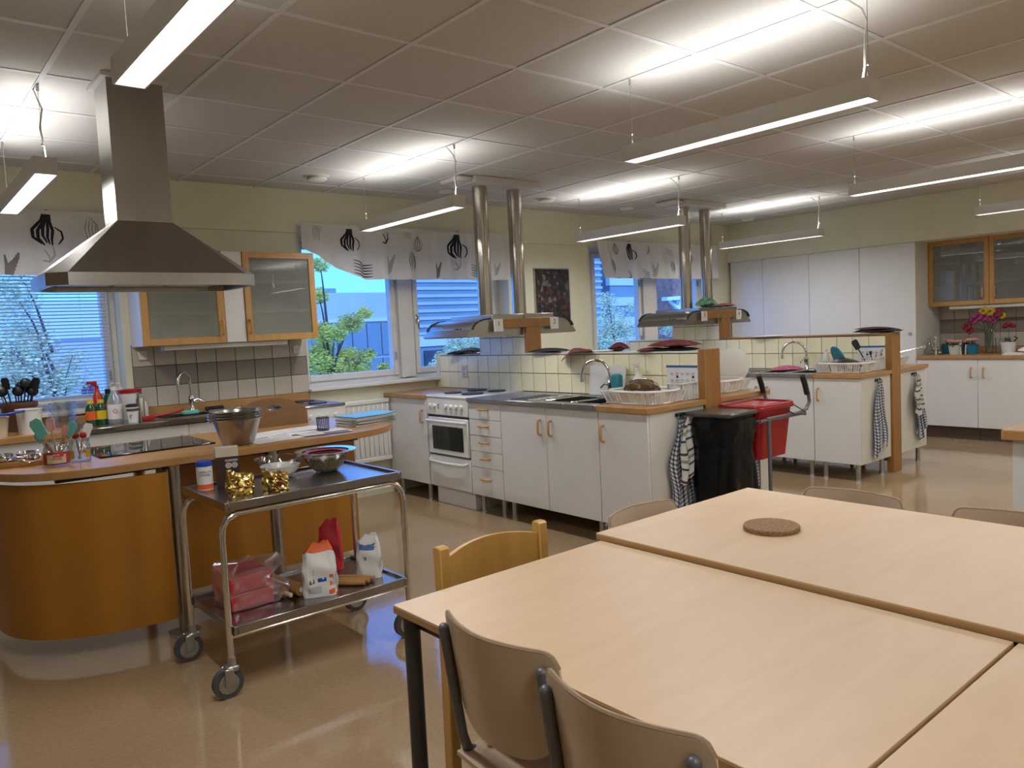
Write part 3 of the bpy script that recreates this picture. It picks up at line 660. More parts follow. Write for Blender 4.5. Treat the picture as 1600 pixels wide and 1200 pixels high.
def sink_top(parent, face, f, u0, u1, depth, zt, bowls, drain=None):
    """pressed steel top: rim pieces around real bowls"""
    t = .035; m = M['steel2']; b = MB()
    us = sorted(bowls)
    segs, cur = [], u0
    for (a, c, d0, d1) in us:
        if a > cur: segs.append((cur, a))
        fb(b, face, f, a, c, 0, d0, zt-t, zt); fb(b, face, f, a, c, d1, depth, zt-t, zt); cur = c
    segs.append((cur, u1))
    for (a, c) in segs: fb(b, face, f, a, c, 0, depth, zt-t, zt, .003)
    o = b.build('steel_deck', m, parent)
    for (a, c, d0, d1) in us:
        q = MB(); w = .004; zb = zt-.16
        fb(q, face, f, a, a+w, d0, d1, zb, zt-.001); fb(q, face, f, c-w, c, d0, d1, zb, zt-.001); fb(q, face, f, a+w, c-w, d0, d0+w, zb, zt-.001); fb(q, face, f, a+w, c-w, d1-w, d1, zb, zt-.001); fb(q, face, f, a, c, d0, d1, zb-w, zb)
        q.build('bowl', m, parent)
        q = MB(); pts = [mp(face, f, *p) for p in ((a, d0, zt+.001), (c, d0, zt+.001), (c, d1, zt+.001), (a, d1, zt+.001))]
        q.tube(pts, .004, 6, True).build('bowl_rim', M['chrome'], parent)
    if drain:
        a, c = drain; q = MB(); n = 9
        for k in range(n): fb(q, face, f, a, c, .1+.04*k, .11+.04*k, zt, zt+.004, .001)
        q.build('drainer_ribs', m, parent)
    return o
def stove(label, face, f, u0, u1, zt, name='electric_cooker', steel=False, group=None):
    r = thing(name, label, 'cooker', mp(face, f, (u0+u1)/2, .3, 0), group)
    w = u1-u0
    fb(MB(), face, f, u0+.002, u1-.002, .03, .60, .14, zt-.02, .002).build('body', M['enamel'], r)
    tp = fb(MB(), face, f, u0+.001, u1-.001, -.005, .60, zt-.022, zt, .006).build('hob_top', M['steel2'] if steel else M['enamel'], r)
    for (a, d, rad) in ((.27, .17, .09), (.73, .17, .075), (.27, .43, .075), (.73, .43, .09)):
        p = mp(face, f, u0+w*a, d, zt)
        MB().lathe([(rad+.012, 0), (rad+.012, .003), (rad+.002, .005)], p, 28).build('plate_ring', M['chrome'], r)
        MB().lathe([(0, .012), (rad*.25, .010), (rad*.3, .012), (rad, .012), (rad+.001, .004), (rad+.001, .0), (0, 0)], p, 28).build('hot_plate', M['black'], r)
    pn = fb(MB(), face, f, u0+.003, u1-.003, 0, .035, zt-.165, zt-.023, .004).build('control_panel', M['enamel'], r)
    for k, a in enumerate((.06, .16, .44, .56, .68, .80)):
        p = mp(face, f, u1-w*a-.03 if face != '-y' else u0+w*a+.03, 0, zt-.09); q = mp(face, f, u1-w*a-.03 if face != '-y' else u0+w*a+.03, -.028, zt-.09)
        MB().cyl(p, q, .021, .018, seg=16).build('knob', M['pwhite'], pn)
    for dz in (0, -.025):
        u = u1-w*.30 if face != '-y' else u0+w*.3
        MB().cyl(mp(face, f, u, 0, zt-.08+dz), mp(face, f, u, -.003, zt-.08+dz), .007, seg=10).build('indicator_lamp', M['black'], pn)
    fb(MB(), face, f, u0+.004, u1-.004, .012, .032, .425, zt-.17).build('door_backing', M['black'], r)  # black sheet behind the oven door, showing as a border round it
    dr = fb(MB(), face, f, u0+.012, u1-.02, -.008, .022, .435, zt-.185, .005).build('oven_door', M['enamel'], r)
    fb(MB(), face, f, u0+.075, u1-.085, -.012, .0, .475, zt-.255, .003).build('oven_window', M['blackglass'], dr)
    MB().tube([mp(face, f, u0+.03, -.01, zt-.215), mp(face, f, u0+.05, -.045, zt-.21), mp(face, f, (u0+u1)/2, -.055, zt-.21), mp(face, f, u1-.06, -.045, zt-.21), mp(face, f, u1-.04, -.01, zt-.215)], .013, 10).build('door_handle', M['enamel'], dr)
    dw = fb(MB(), face, f, u0+.006, u1-.006, 0, .025, .155, .42, .004).build('lower_drawer', M['enamel'], r)
    MB().tube([mp(face, f, u0+.03, -.005, .385), mp(face, f, u0+.06, -.035, .375), mp(face, f, (u0+u1)/2, -.045, .37), mp(face, f, u1-.06, -.035, .375), mp(face, f, u1-.03, -.005, .385)], .012, 10).build('drawer_handle', M['enamel'], dw)
    fb(MB(), face, f, u0+.03, u1-.03, .05, .58, 0, .145, .002).build('plinth', M['enamel'], r)
    return r
# ---------------------------------------------------------------- counter along the window wall
ZL, FL = .94, 5.55
lc = []
for k, (a, b, lab) in enumerate(((-.45, .45, 'white base cabinet under the beech worktop by the left wall'), (.45, 1.05, 'white base cabinet with wooden knob under the beech worktop end'), (1.05, 2.30, 'white two door cabinet under the window wall sink'))):
    r = cabinet(lab, '-y', FL+.02, a, b, .58, .14, ZL-.04, [('door', c, d, .14, ZL-.04, None, None, None) for c, d in ([(a, b)] if k < 2 else [(a, 1.68), (1.68, b)])], 'base cabinets along the window wall')
    for ku in {0: [.40], 1: [.93], 2: [1.63, 1.73]}[k]: MB().ball((ku, FL+.0, ZL-.12), .016, (1, .8, 1)).cyl((ku, FL+.02, ZL-.12), (ku, FL, ZL-.12), .008).build('knob', M['beechV'], r)
    MB().box(a+.01, FL+.09, 0, b-.01, FL+.1, .142).build('kick_board', M['kick_brown'], r)
wt = one(MB().box(-.45, FL, ZL-.04, 1.04, YW-.002, ZL, .003), 'worktop', M['beech'], 'beech worktop under the blind, carrying the utensil pots', 'worktop')
sk = thing('sink_unit', 'long stainless sink top along the window wall', 'sink', (1.68, 5.85, ZL-.04))
sink_top(sk, '-y', FL, 1.04, 2.30, .59, ZL, [(1.55, 1.93, .12, .46), (1.97, 2.22, .12, .46)])
fb(MB(), '-y', YW-.022, -.45, 2.87, 0, .02, ZL-.01, ZL+.06, .002).build('trim_3', M['beech'], kind='structure')
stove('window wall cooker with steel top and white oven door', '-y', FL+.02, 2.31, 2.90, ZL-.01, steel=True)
bs = struct('wall_tiling', label='tiled splashback between the windows'); bs.name = 'trim_4'
MB().box(1.49, YW-.006, ZL+.06, 2.87, YW+.002, 1.47).build('grout_bed', M['grout'], bs, smooth=0)
tiles(bs, '-y', YW-.012, 1.49, 2.868, 1.0, 3, .1532, [M['tileb'], M['tileg'], M['tileb']], depth=.008)
gooseneck('kitchen_tap', 'tall chrome gooseneck tap at the window wall sink', 1.86, 6.06, ZL, (-.72, -.69), .31, .17, lever=(.9, -.4))
# wall cabinets
G1 = 'glazed wall cabinets between the windows'
glazed('beech framed frosted wall cabinet partly behind the steel hood, jars inside', '-y', 5.83, 1.495, 2.085, .33, 1.455, 2.145, 2.06, G1, 1.57)
glazed('beech framed frosted wall cabinet beside the middle window', '-y', 5.83, 2.245, 2.835, .33, 1.455, 2.145, 2.27, G1, 1.57)
cabinet('narrow white wall cabinet between the two frosted doors', '-y', 5.84, 2.087, 2.243, .32, 1.455, 2.145, [('door', 2.087, 2.243, 1.455, 2.145, None, None, None)], name='wall_cabinet')
one(MB().box(1.64, 5.87, 1.418, 2.58, 5.95, 1.453, .004), 'under_cabinet_light', M['lampbody'], 'long slim light fitting under the frosted wall cabinets', 'lamp')
for nm, (x, y_, z), (px, pz, pr), col, lab in (('storage_jar', (1.70, 5.99, 1.474), (.035, .11, 0), 'pwhite', 'small white jar behind the frosted door near the hood'), ('storage_tub', (1.88, 6.0, 1.474), (.07, .15, 0), 'yellow', 'yellow tub behind the frosted door near the hood'),
      ('storage_bowl', (1.66, 6.0, 1.935), (.09, .1, 0), 'pwhite', 'pale bowl on the top shelf behind the frosted door near the hood'), ('storage_bowl', (1.92, 6.0, 1.935), (.1, .12, 0), 'pwhite', 'wide pale dish on the top shelf behind the frosted door near the hood')):
    one(MB().lathe([(0, 0), (px*.8, 0), (px, .01), (px, pz*.8), (px*.85, pz*.85), (px*.85, pz), (0, pz)], (x, y_, z), 18), nm, M[col], lab, 'container')
for nm, x, z, lab in (('wall_socket', 1.56, 1.39, 'small white socket on the tiles under the frosted cabinets'), ('wall_switch', 2.77, 1.37, 'beige switch box at the tile edge by the middle window')):
    s = thing(nm, lab, 'switch', (x, YW-.03, z))
    MB().box(x-.03, YW-.03, z-.035, x+.03, YW-.011, z+.035, .006).build('cover', M['pwhite'], s); MB().cyl((x, YW-.034, z), (x, YW-.029, z), .016, seg=14).build('button', M['lgrey'], s)
# ---------------------------------------------------------------- demonstration desk
ZD = .90
dk = thing('demonstration_desk', 'long rounded beech demonstration desk with veneer front and steel posts', 'desk', (1.5, 4.4, 0))
out = [(.34, 4.62), (.35, 4.44), (.40, 4.25), (.49, 4.10), (.62, 4.01), (.78, 3.965), (1.0, 3.95), (1.6, 3.95), (2.1, 3.96), (2.3, 4.0), (2.45, 4.12), (2.57, 4.31), (2.65, 4.50), (2.67, 4.65), (2.62, 4.78), (2.45, 4.86), (2.2, 4.88), (.6, 4.88), (.44, 4.83), (.36, 4.74)]
def smooth_loop(p, n=3):
    for _ in range(n):
        q = []
        for i in range(len(p)):
            a, b = p[i], p[(i+1) % len(p)]; q += [(a[0]*.75+b[0]*.25, a[1]*.75+b[1]*.25), (a[0]*.25+b[0]*.75, a[1]*.25+b[1]*.75)]
        p = q
    return p
MB().prism(smooth_loop(out, 2), .862, ZD, 'z', .003).build('desk_top', M['beech'], dk)
pn = [(.40, 4.60), (.405, 4.44), (.44, 4.30), (.52, 4.17), (.63, 4.08), (.76, 4.02), (.9, 3.99), (1.075, 3.975)]
def path(p, n):
    o = []
    for i in range(len(p)-1):
        P0, P1, P2, P3 = p[max(0, i-1)], p[i], p[i+1], p[min(len(p)-1, i+2)]
        for k in range(n):
            t = k/n; o.append(tuple(.5*((2*P1[a])+(-P0[a]+P2[a])*t+(2*P0[a]-5*P1[a]+4*P2[a]-P3[a])*t*t+(-P0[a]+3*P1[a]-3*P2[a]+P3[a])*t**3) for a in (0, 1)))
    return o+[p[-1]]
pp = path(pn, 4)
v = MB(); v.grid(lambda a, b: (pp[round(a*(len(pp)-1))][0], pp[round(a*(len(pp)-1))][1], .10+.735*b), len(pp)-1, 1).solid(.018)
fp = v.build('curved_front_panel', M['panel'], dk, smooth=50)
MB().box(1.13, 4.36, .10, 2.31, 4.38, .862).build('front_panel', M['panel'], dk)
MB().box(.62, 4.10, .835, 2.2, 4.14, .861).box(.62, 4.6, .835, 2.2, 4.64, .861).box(1.06, 4.0, .84, 1.14, 4.7, .861).box(1.6, 4.0, .84, 1.66, 4.7, .861).build('under_frame', M['dark'], dk)
for x, y in ((1.115, 4.0), (1.63, 4.02), (1.115, 4.66), (2.2, 4.66)):
    MB().cyl((x, y, .01), (x, y, .862), .03, seg=20).cyl((x, y, 0), (x, y, .014), .075, .07, seg=24).build('steel_post', M['steel'], dk)
hb = thing('induction_hob', 'black glass hob lying on the demonstration desk', 'hob', (1.14, 4.53, ZD))
MB().box(.85, 4.29, ZD, 1.43, 4.79, ZD+.009, .003).build('glass_plate', M['blackglass'], hb)
for x, y in ((1.0, 4.42), (1.28, 4.42), (1.0, 4.66), (1.28, 4.66)): MB().lathe([(.082, .0092), (.086, .0092)], (x, y, ZD), 28).build('cooking_zone_ring', M['galv'], hb)
# island hood above the desk
hd = thing('island_hood', 'large brushed steel pyramid hood with square chimney to the ceiling', 'hood', (1.05, 3.95, 1.73))
o8 = [(.675, 3.70), (1.435, 3.70), (1.505, 3.765), (1.505, 4.14), (1.435, 4.20), (.675, 4.20), (.60, 4.14), (.60, 3.765)]
ch = [(.93, 3.89), (1.175, 3.89), (1.175, 4.125), (.93, 4.125)]
q = MB()
A = [q.bm.verts.new((x, y, 1.73)) for x, y in o8]; B = [q.bm.verts.new((x, y, 1.785)) for x, y in o8]
for i in range(8): q.bm.faces.new((A[i], A[(i+1) % 8], B[(i+1) % 8], B[i]))
inn = [(1.05+(x-1.05)*.94, 3.95+(y-3.95)*.9) for x, y in o8]
I0 = [q.bm.verts.new((x, y, 1.73)) for x, y in inn]; I1 = [q.bm.verts.new((x, y, 1.765)) for x, y in inn]
for i in range(8):
    q.bm.faces.new((A[(i+1) % 8], A[i], I0[i], I0[(i+1) % 8])); q.bm.faces.new((I0[(i+1) % 8], I0[i], I1[i], I1[(i+1) % 8]))
q.bm.faces.new(I1)
band = q.build('hood_band', M['steel'], hd, smooth=20)
q = MB(); ins = [(1.05+(x-1.05)*.985, 3.95+(y-3.95)*.985) for x, y in o8]
B = [q.bm.verts.new((x, y, 1.785)) for x, y in o8]; Cc = [q.bm.verts.new((x, y, 2.04)) for x, y in ch]
for (i, j, c, d) in ((0, 1, 0, 1), (2, 3, 1, 2), (4, 5, 2, 3), (6, 7, 3, 0)):
    q.bm.faces.new((B[i], B[j], Cc[d], Cc[c]))
for (i, j, c) in ((1, 2, 1), (3, 4, 2), (5, 6, 3), (7, 0, 0)): q.bm.faces.new((B[i], B[j], Cc[c]))
q.build('canopy', M['steel'], hd, smooth=20)
MB().box(.93, 3.89, 2.035, 1.175, 4.125, ZC+.002, .002).build('chimney', M['steel'], hd)
MB().box(.905, 3.865, 2.685, 1.2, 4.15, ZC+.004).build('ceiling_collar', M['lampbody'], hd)
for k in range(3): MB().box(.70+.24*k, 3.78, 1.752, .92+.24*k, 4.12, 1.762, .003).build('grease_filter', M['galv'], hd)
# ================================================================ COOKING ISLANDS
ZI = .925
def towel(label, x, y, ztop, w, h, m, face=-1, fold=.018, group=None, ph=0., skew=0.):
    t = thing('kitchen_towel', label, 'towel', (x, y, ztop-h), group)
    def S(u, v):
        ww_ = w*(.16+.62*min(1, v*2.2)**.8+.22*v+.05*math.sin(v*11+ph*3)); uu = (u-.5)*ww_+.012*math.sin(v*8+ph)
        return Vector((x+uu+skew*v, y-.012-fold*(.4+.6*v)*(1+math.sin(u*19+ph+v*2.5)*.7+.3*math.sin(u*7+v*9)), ztop-h*v*(1-.10*math.cos(u*6+ph))))
    MB().grid(S, 40, 24, uv=(w, h)).build('cloth', m, t, smooth=70)
    MB().tube([(x+.006, y-.02, ztop-.01), (x, y-.012, ztop+.025), (x-.006, y-.02, ztop-.01)], .002, 5).build('hanging_loop', M['pwhite'], t)
    return t
M['check_b'] = checks('check_blue', (.60, .58, .54), (.010, .014, .04), .026, .42, (.15, .165, .22))
M['stripe_t'] = stripes('stripe_towel', [(0, (.58, .56, .50)), (.25, (.09, .03, .04)), (.34, (.58, .56, .50)), (.5, (.22, .27, .22)), (.62, (.60, .57, .5)), (.8, (.03, .04, .08)), (.88, (.55, .53, .48))], .16, axis='Y')
def folded(label, cx, cy, z, w, d, h, m, rz=0, name='pot_holder', cat='pot holder', droop=None, trim=None):
    t = thing(name, label, cat, (cx, cy, z), 'cloths, mitts and pot holders lying about'); c, s = math.cos(rz), math.sin(rz)
    def S(u, v):
        x, y = (u-.5)*w, (v-.5)*d
        zz = h*(.35+.65*math.sin(math.pi*u)**.5*math.sin(math.pi*v)**.5)*(1+.25*math.sin(u*9+v*7))
        if droop:
            k = max(0., (droop[0]*x-droop[1]))
            zz -= k*droop[2]
        return Vector((cx+c*x-s*y, cy+s*x+c*y, z+zz))
    q = MB().grid(S, 14, 12); q.grid(lambda u, v: S(u, v)-Vector((0, 0, (h*.9 if not droop else .012)*math.sin(math.pi*u)*math.sin(math.pi*v)+.001)), 14, 12)
    q.build('padding', m, t, smooth=70)
    if trim:
        pts = [S(.02, k/8)+Vector((0, 0, .002)) for k in range(9)]; MB().tube(pts, .006, 6).build('edging', trim, t)
    return t
def dish_rack(label, x0, x1, y0, y1, z, group='white dish racks'):
    t = thing('dish_rack', label, 'dish rack', ((x0+x1)/2, (y0+y1)/2, z), group)
    b = MB(); h = .085; i = .03
    lo = [(x0+i, y0+i), (x1-i, y0+i), (x1-i, y1-i), (x0+i, y1-i)]; hi = [(x0, y0), (x1, y0), (x1, y1), (x0, y1)]
    b.tube([(x, y, z+h) for x, y in smooth_loop(hi, 2)], .010, 6, True); b.tube([(x, y, z+.008) for x, y in smooth_loop(lo, 2)], .006, 6, True)
    b.build('rims', M['pwhite'], t)
    s = MB()
    for e in range(4):
        (ax, ay), (bx_, by_) = hi[e], hi[(e+1) % 4]; (cx, cy), (dx, dy) = lo[e], lo[(e+1) % 4]
        n = max(4, int(math.hypot(bx_-ax, by_-ay)/.020))
        for k in range(1, n):
            f = k/n
            if .36 < f < .5: continue
            g_ = .30/n; s.face([(cx+(dx-cx)*(f-g_), cy+(dy-cy)*(f-g_), z+.008), (cx+(dx-cx)*(f+g_), cy+(dy-cy)*(f+g_), z+.008), (ax+(bx_-ax)*(f+g_), ay+(by_-ay)*(f+g_), z+h), (ax+(bx_-ax)*(f-g_), ay+(by_-ay)*(f-g_), z+h)])
        f0, f1 = .37, .49
        P = lambda f, zz, top: (((ax+(bx_-ax)*f) if top else (cx+(dx-cx)*f)), ((ay+(by_-ay)*f) if top else (cy+(dy-cy)*f)), zz)
        s.face([P(f0, z+.008, 0), P(f1, z+.008, 0), P(f1, z+h, 1), P(f0, z+h, 1)])
    s.solid(.003); o = s.build('side_bars', M['pwhite'], t, kind='stuff')
    g = MB(); n = int((x1-x0-2*i)/.03)
    for k in range(n+1): g.tube([(x0+i+k*(x1-x0-2*i)/n, y0+i, z+.008), (x0+i+k*(x1-x0-2*i)/n, y1-i, z+.008)], .003, 4)
    g.build('floor_bars', M['pwhite'], t, kind='stuff')
    return t
def cutlery_basket(label, x, y, z, group='white cutlery baskets'):
    t = thing('cutlery_basket', label, 'basket', (x, y, z), group)
    b = MB().box(x-.065, y-.05, z, x+.065, y+.05, z+.008, .002)
    for sx_ in (-1, 1):
        for k in range(6): b.box(x+sx_*.068-.003, y-.055+k*.022-.005, z+.004, x+sx_*.068+.003, y-.055+k*.022+.005, z+.11)
    for sy in (-1, 1):
        for k in range(7): b.box(x-.066+k*.022-.005, y+sy*.055-.003, z+.004, x-.066+k*.022+.005, y+sy*.055+.003, z+.11)
    b.build('basket_cage', M['pwhite'], t)
    MB().tube([(x-.075, y-.062, z+.113), (x+.075, y-.062, z+.113), (x+.075, y+.062, z+.113), (x-.075, y+.062, z+.113)], .007, 6, True).build('basket_rim', M['pwhite'], t)
    return t
def hook_rail(label, x, y, z):
    t = thing('hook_rail', label, 'hook rail', (x, y, z), 'towel hook rails on the island ends')
    MB().box(x-.05, y-.006, z-.01, x+.05, y+.002, z+.012, .002).build('rail_plate', M['black'], t)
    for k in range(3): MB().tube([(x-.035+.035*k, y-.005, z+.006), (x-.035+.035*k, y-.022, z-.002), (x-.035+.035*k, y-.026, z-.018), (x-.035+.035*k, y-.016, z-.024)], .0035, 6).build('hook', M['black'], t)
    return t
def sheet_sign(label, x, y0, y1, z0, z1, face=-1):
    t = thing('instruction_sheet', label, 'sign', (x, (y0+y1)/2, z0), 'laminated instruction sheets at the sinks')
    MB().box(x-.001, y0, z0, x+.001, y1, z1).build('sheet', M['paper'], t, smooth=0)
    MB().box(x-.0016, y0, z1-.016, x-.0008, y1, z1).build('heading_bar', mat('heading_blue', (.02, .12, .32), .5), t, smooth=0)
    q = MB(); rnd = random.Random(3)
    for r_ in range(3):
        for c in range(5):
            yy = y1-.035-c*(y1-y0-.06)/4.6; zz = z1-.05-.045*r_
            for ln in range(3): q.box(x-.0016, yy-.032*rnd.uniform(.5, 1), zz-.007*ln-.002, x-.0009, yy, zz-.007*ln)
            if (r_+c) % 3 == 1: q.box(x-.0016, yy-.022, zz-.036, x-.0009, yy-.004, zz-.02)
    q.build('printed_lines', M['ink'], t, smooth=0)
    return t
def island(n, dx):
    A, B = ('1', '2') if n == 1 else ('3', '4')
    isl = 'island by the bin' if n == 1 else 'island by the tall cupboards'
    F = 3.615+dx; xt = 4.2+dx; xb = 4.36+dx; G_ = 'white base cabinets of the '+isl
    zc0, zc1 = .15, ZI-.035
    cabinet('white corner cabinet between window wall and cooker, '+isl, '-x', F, 5.49, 6.12, .57, zc0, zc1, [('door', 5.49, 6.12, zc0, zc1, 5.55, .74, True)], G_, [(5.58, .06), (6.02, .06)])
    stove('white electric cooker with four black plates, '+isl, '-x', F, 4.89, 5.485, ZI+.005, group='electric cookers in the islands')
    dzs = [.15, .375, .503, .628, .757, zc1]
    cabinet('white five drawer unit beside the cooker, '+isl, '-x', F, 4.487, 4.886, .57, zc0, zc1, [('drawer', 4.487, 4.886, dzs[k], dzs[k+1], 4.69, dzs[k]+(dzs[k+1]-dzs[k])*.62, False) for k in range(5)], G_, [(4.56, .06), (4.82, .06)])
    cabinet('white two door sink cabinet, '+isl, '-x', F, 3.472, 4.485, .57, zc0, zc1, [('door', 3.98, 4.485, zc0, zc1, 4.035, .745, True), ('door', 3.472, 3.98, zc0, zc1, 3.925, .745, True)], G_, [(3.53, .06), (4.44, .06)])
    cabinet('white end cabinet under the dish rack, '+isl, '-x', F, 3.055, 3.47, .57, zc0, zc1, [('door', 3.055, 3.47, zc0, zc1, 3.425, .745, True)], G_, [(3.11, .06), (3.40, .06), (3.11, .5)])
    # rear side
    for k, (a, b, lab) in enumerate(((3.055, 3.70, 'near end'), (3.70, 4.45, 'middle'), (5.49, 6.12, 'window end'))):
        cabinet('white rear cabinet at the %s of the %s' % (lab, isl), '+x', 4.945+dx, a, b, .57, zc0, zc1, [('door', a, b, zc0, zc1, b-.06, .745, True)], G_, [(a+.06, .06), (b-.06, .06)])
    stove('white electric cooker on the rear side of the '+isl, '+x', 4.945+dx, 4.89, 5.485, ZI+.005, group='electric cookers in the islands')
    cabinet('white rear drawer unit of the '+isl, '+x', 4.945+dx, 4.453, 4.886, .57, zc0, zc1, [('drawer', 4.453, 4.886, .15, zc1, 4.69, .75, False)], G_, [(4.52, .06)])
    # tops
    one(MB().box(F-.02, 3.04, zc1, xt, 3.468, ZI, .003), 'worktop', M['beech'], 'beech worktop at the free end, %s' % isl, 'worktop')
    one(MB().box(F-.02, 5.49, zc1, xt, 6.155, ZI, .003), 'worktop', M['beech'], 'short beech worktop against the window wall, %s' % isl, 'worktop')
    one(MB().box(xb, 3.04, zc1, 4.965+dx, 3.70, ZI, .003), 'worktop', M['beech'], 'beech worktop on the rear side at the free end, %s' % isl, 'worktop')
    one(MB().box(xb, 5.49, zc1, 4.965+dx, 6.155, ZI, .003), 'worktop', M['beech'], 'beech worktop on the rear side by the window, %s' % isl, 'worktop')
    s = thing('sink_unit', 'stainless double sink top, front of the '+isl, 'sink', (F+.28, 4.18, zc1)); sink_top(s, '-x', F-.02, 3.47, 4.886, xt-F+.02, ZI, [(3.50, 3.76, .10, .46), (3.80, 4.06, .10, .46)], (4.12, 4.45))
    s = thing('sink_unit', 'stainless sink top, rear of the '+isl, 'sink', (xb+.3, 4.3, zc1)); sink_top(s, '+x', 4.965+dx, 3.702, 4.886, .605, ZI, [(3.80, 4.15, .10, .46)])
    # tiled partition
    p = thing('tiled_partition', 'tiled partition wall with beech end post, '+isl, 'partition', ((xt+xb)/2, 4.6, 0), 'tiled partitions')
    MB().box(xt+.008, 3.10, .1, xb-.008, 6.155, 1.235).build('core', M['grout'], p, smooth=0)
    MB().box(xt+.008, 4.84, 1.235, xb-.008, 5.46, 1.46).build('raised_core', M['grout'], p, smooth=0)
    for fc, f in (('-x', xt), ('+x', xb)):
        tiles(p, fc, f, 3.10, 6.10, ZI+.001, 2, .1513, M['tile'], depth=.009)
        tiles(p, fc, f, 4.84, 5.46, ZI+.001+.3026, 1, .1513, M['tile'], depth=.009); tiles(p, fc, f, 4.84, 5.46, ZI+.001+.4539, 1, .08, M['tile'], depth=.009)
    MB().box(xt-.004, 3.09, 1.232, xb+.004, 4.838, 1.247, .003).build('ledge', M['wallw'] if n == 1 else M['beechP'], p); MB().box(xt-.004, 5.462, 1.232, xb+.004, 6.10, 1.247, .003).build('ledge', M['wallw'], p)
    MB().box(xt-.004, 6.10, ZI, xb+.004, 6.155, 1.247, .002).build('end_strip', M['frame'], p)
    MB().box(xt-.003, 3.04, 0, xb+.003, 3.098, 1.255, .003).build('end_post', M['beechP'], p)
    MB().box(xt-.002, 4.80, 1.246, xb-.01+.002, 4.84, 1.46, .002).build('hood_post', M['beechP'], p)
    MB().box(3.91+dx, 4.808, 1.462, 4.52+dx, 4.838, 1.537, .002).build('hood_board', M['beechP'], p)
    for hx in (4.13, 4.34):
        MB().tube([(hx-.02+dx, 4.806, 1.50), (hx-.02+dx, 4.785, 1.495), (hx-.015+dx, 4.78, 1.478), (hx+.01+dx, 4.79, 1.472), (hx+.015+dx, 4.8, 1.5), (hx+.018+dx, 4.806, 1.51)], .0035, 6).build('coat_hook', M['chrome'], p)
    # pair of hoods
    for sd, num, face in ((-1, A, 'front'), (1, B, 'rear')):
        cx = 4.215+dx
        h = thing('cooker_hood', 'curved stainless hood with number %s card, %s' % ({'1': 'one', '2': 'two', '3': 'three', '4': 'four'}[num], isl), 'hood', (cx+sd*.3, 5.15, 1.40), 'cooker hoods in pairs over the islands')
        Y1, Y2 = 4.845, 5.47
        prof = [(cx+sd*.004, 1.545), (cx+sd*.36, 1.545), (cx+sd*.44, 1.537), (cx+sd*.50, 1.515), (cx+sd*.54, 1.485), (cx+sd*.55, 1.462), (cx+sd*.004, 1.462)]
        MB().prism([(x, z) for x, z in prof], Y1, Y2, 'y').build('hood_shell', M['steel'], h)
        vz = MB().prism([(cx+sd*.36, 1.55), (cx+sd*.44, 1.543), (cx+sd*.51, 1.52), (cx+sd*.552, 1.486), (cx+sd*.562, 1.46), (cx+sd*.545, 1.46), (cx+sd*.535, 1.484), (cx+sd*.5, 1.512), (cx+sd*.435, 1.532), (cx+sd*.36, 1.538)], Y1-.012, Y1+.001, 'y').build('edge_trim', M['black'], h); MB().prism([(cx+sd*.36, 1.55), (cx+sd*.44, 1.543), (cx+sd*.51, 1.52), (cx+sd*.552, 1.486), (cx+sd*.562, 1.46), (cx+sd*.545, 1.46), (cx+sd*.535, 1.484), (cx+sd*.5, 1.512), (cx+sd*.435, 1.532), (cx+sd*.36, 1.538)], Y2-.001, Y2+.012, 'y').build('edge_trim', M['black'], h)
        MB().prism([(cx+sd*.004, 1.464), (cx+sd*.555, 1.464), (cx+sd*.605, 1.412), (cx+sd*.585, 1.40), (cx+sd*.004, 1.40)], Y1+.005, Y2, 'y').build('lower_lip', M['steel'], h)
        for k in range(3): MB().cyl((cx+sd*.553, 5.0+.03*k, 1.47), (cx+sd*.56, 5.0+.03*k, 1.47), .006, seg=8).build('switch_button', M['black'], h)
        MB().box(min(cx+sd*.004, cx+sd*.34), 4.85, 1.543, max(cx+sd*.004, cx+sd*.34), 5.42, 1.575, .003).build('duct_box', M['steel'], h)
        px_ = (4.02 if sd < 0 else 4.395)+dx
        MB().cyl((px_, 5.115, 1.57), (px_, 5.115, 2.652), .062, seg=28).build('exhaust_pipe', M['pipe'], h)
        gx_ = (3.90 if sd < 0 else 4.515)+dx
        g = MB().box(gx_-.045, 4.800, 1.437, gx_+.045, 4.8075, 1.537).build('number_card', M['whitesign'], h, smooth=0)
        text(num, .055, T4(gx_, 4.7985, 1.497) @ FACE_NY, M['ink'], h, 'number')
    pl = thing('ceiling_duct_plate', 'white duct box at the ceiling over the '+isl, 'duct', (4.2+dx, 5.1, 2.65), 'ceiling duct boxes')
    MB().box(3.86+dx, 4.95, 2.65, 4.56+dx, 5.28, ZC+.004, .004).build('duct_cover', M['lampbody'], pl)
    MB().box(3.70+dx, 4.98, 2.66, 3.87+dx, 5.25, ZC+.004, .02).build('side_flange', M['lampbody'], pl)
    gooseneck('kitchen_tap', 'chrome swan neck tap on the front sink of the '+isl, 4.10+dx, 3.80, ZI, (-.4, .917), .27, .22, .011, 'swan neck taps', lever=(-.9, .1))
    # end hooks
    hook_rail('black hook rail under the front worktop end, '+isl, 3.93+dx, 3.052, .855)
    hook_rail('black hook rail under the rear worktop end, '+isl, 4.66+dx, 3.052, .855)
    return isl
I1 = island(1, 0); I2 = island(2, 2.745)
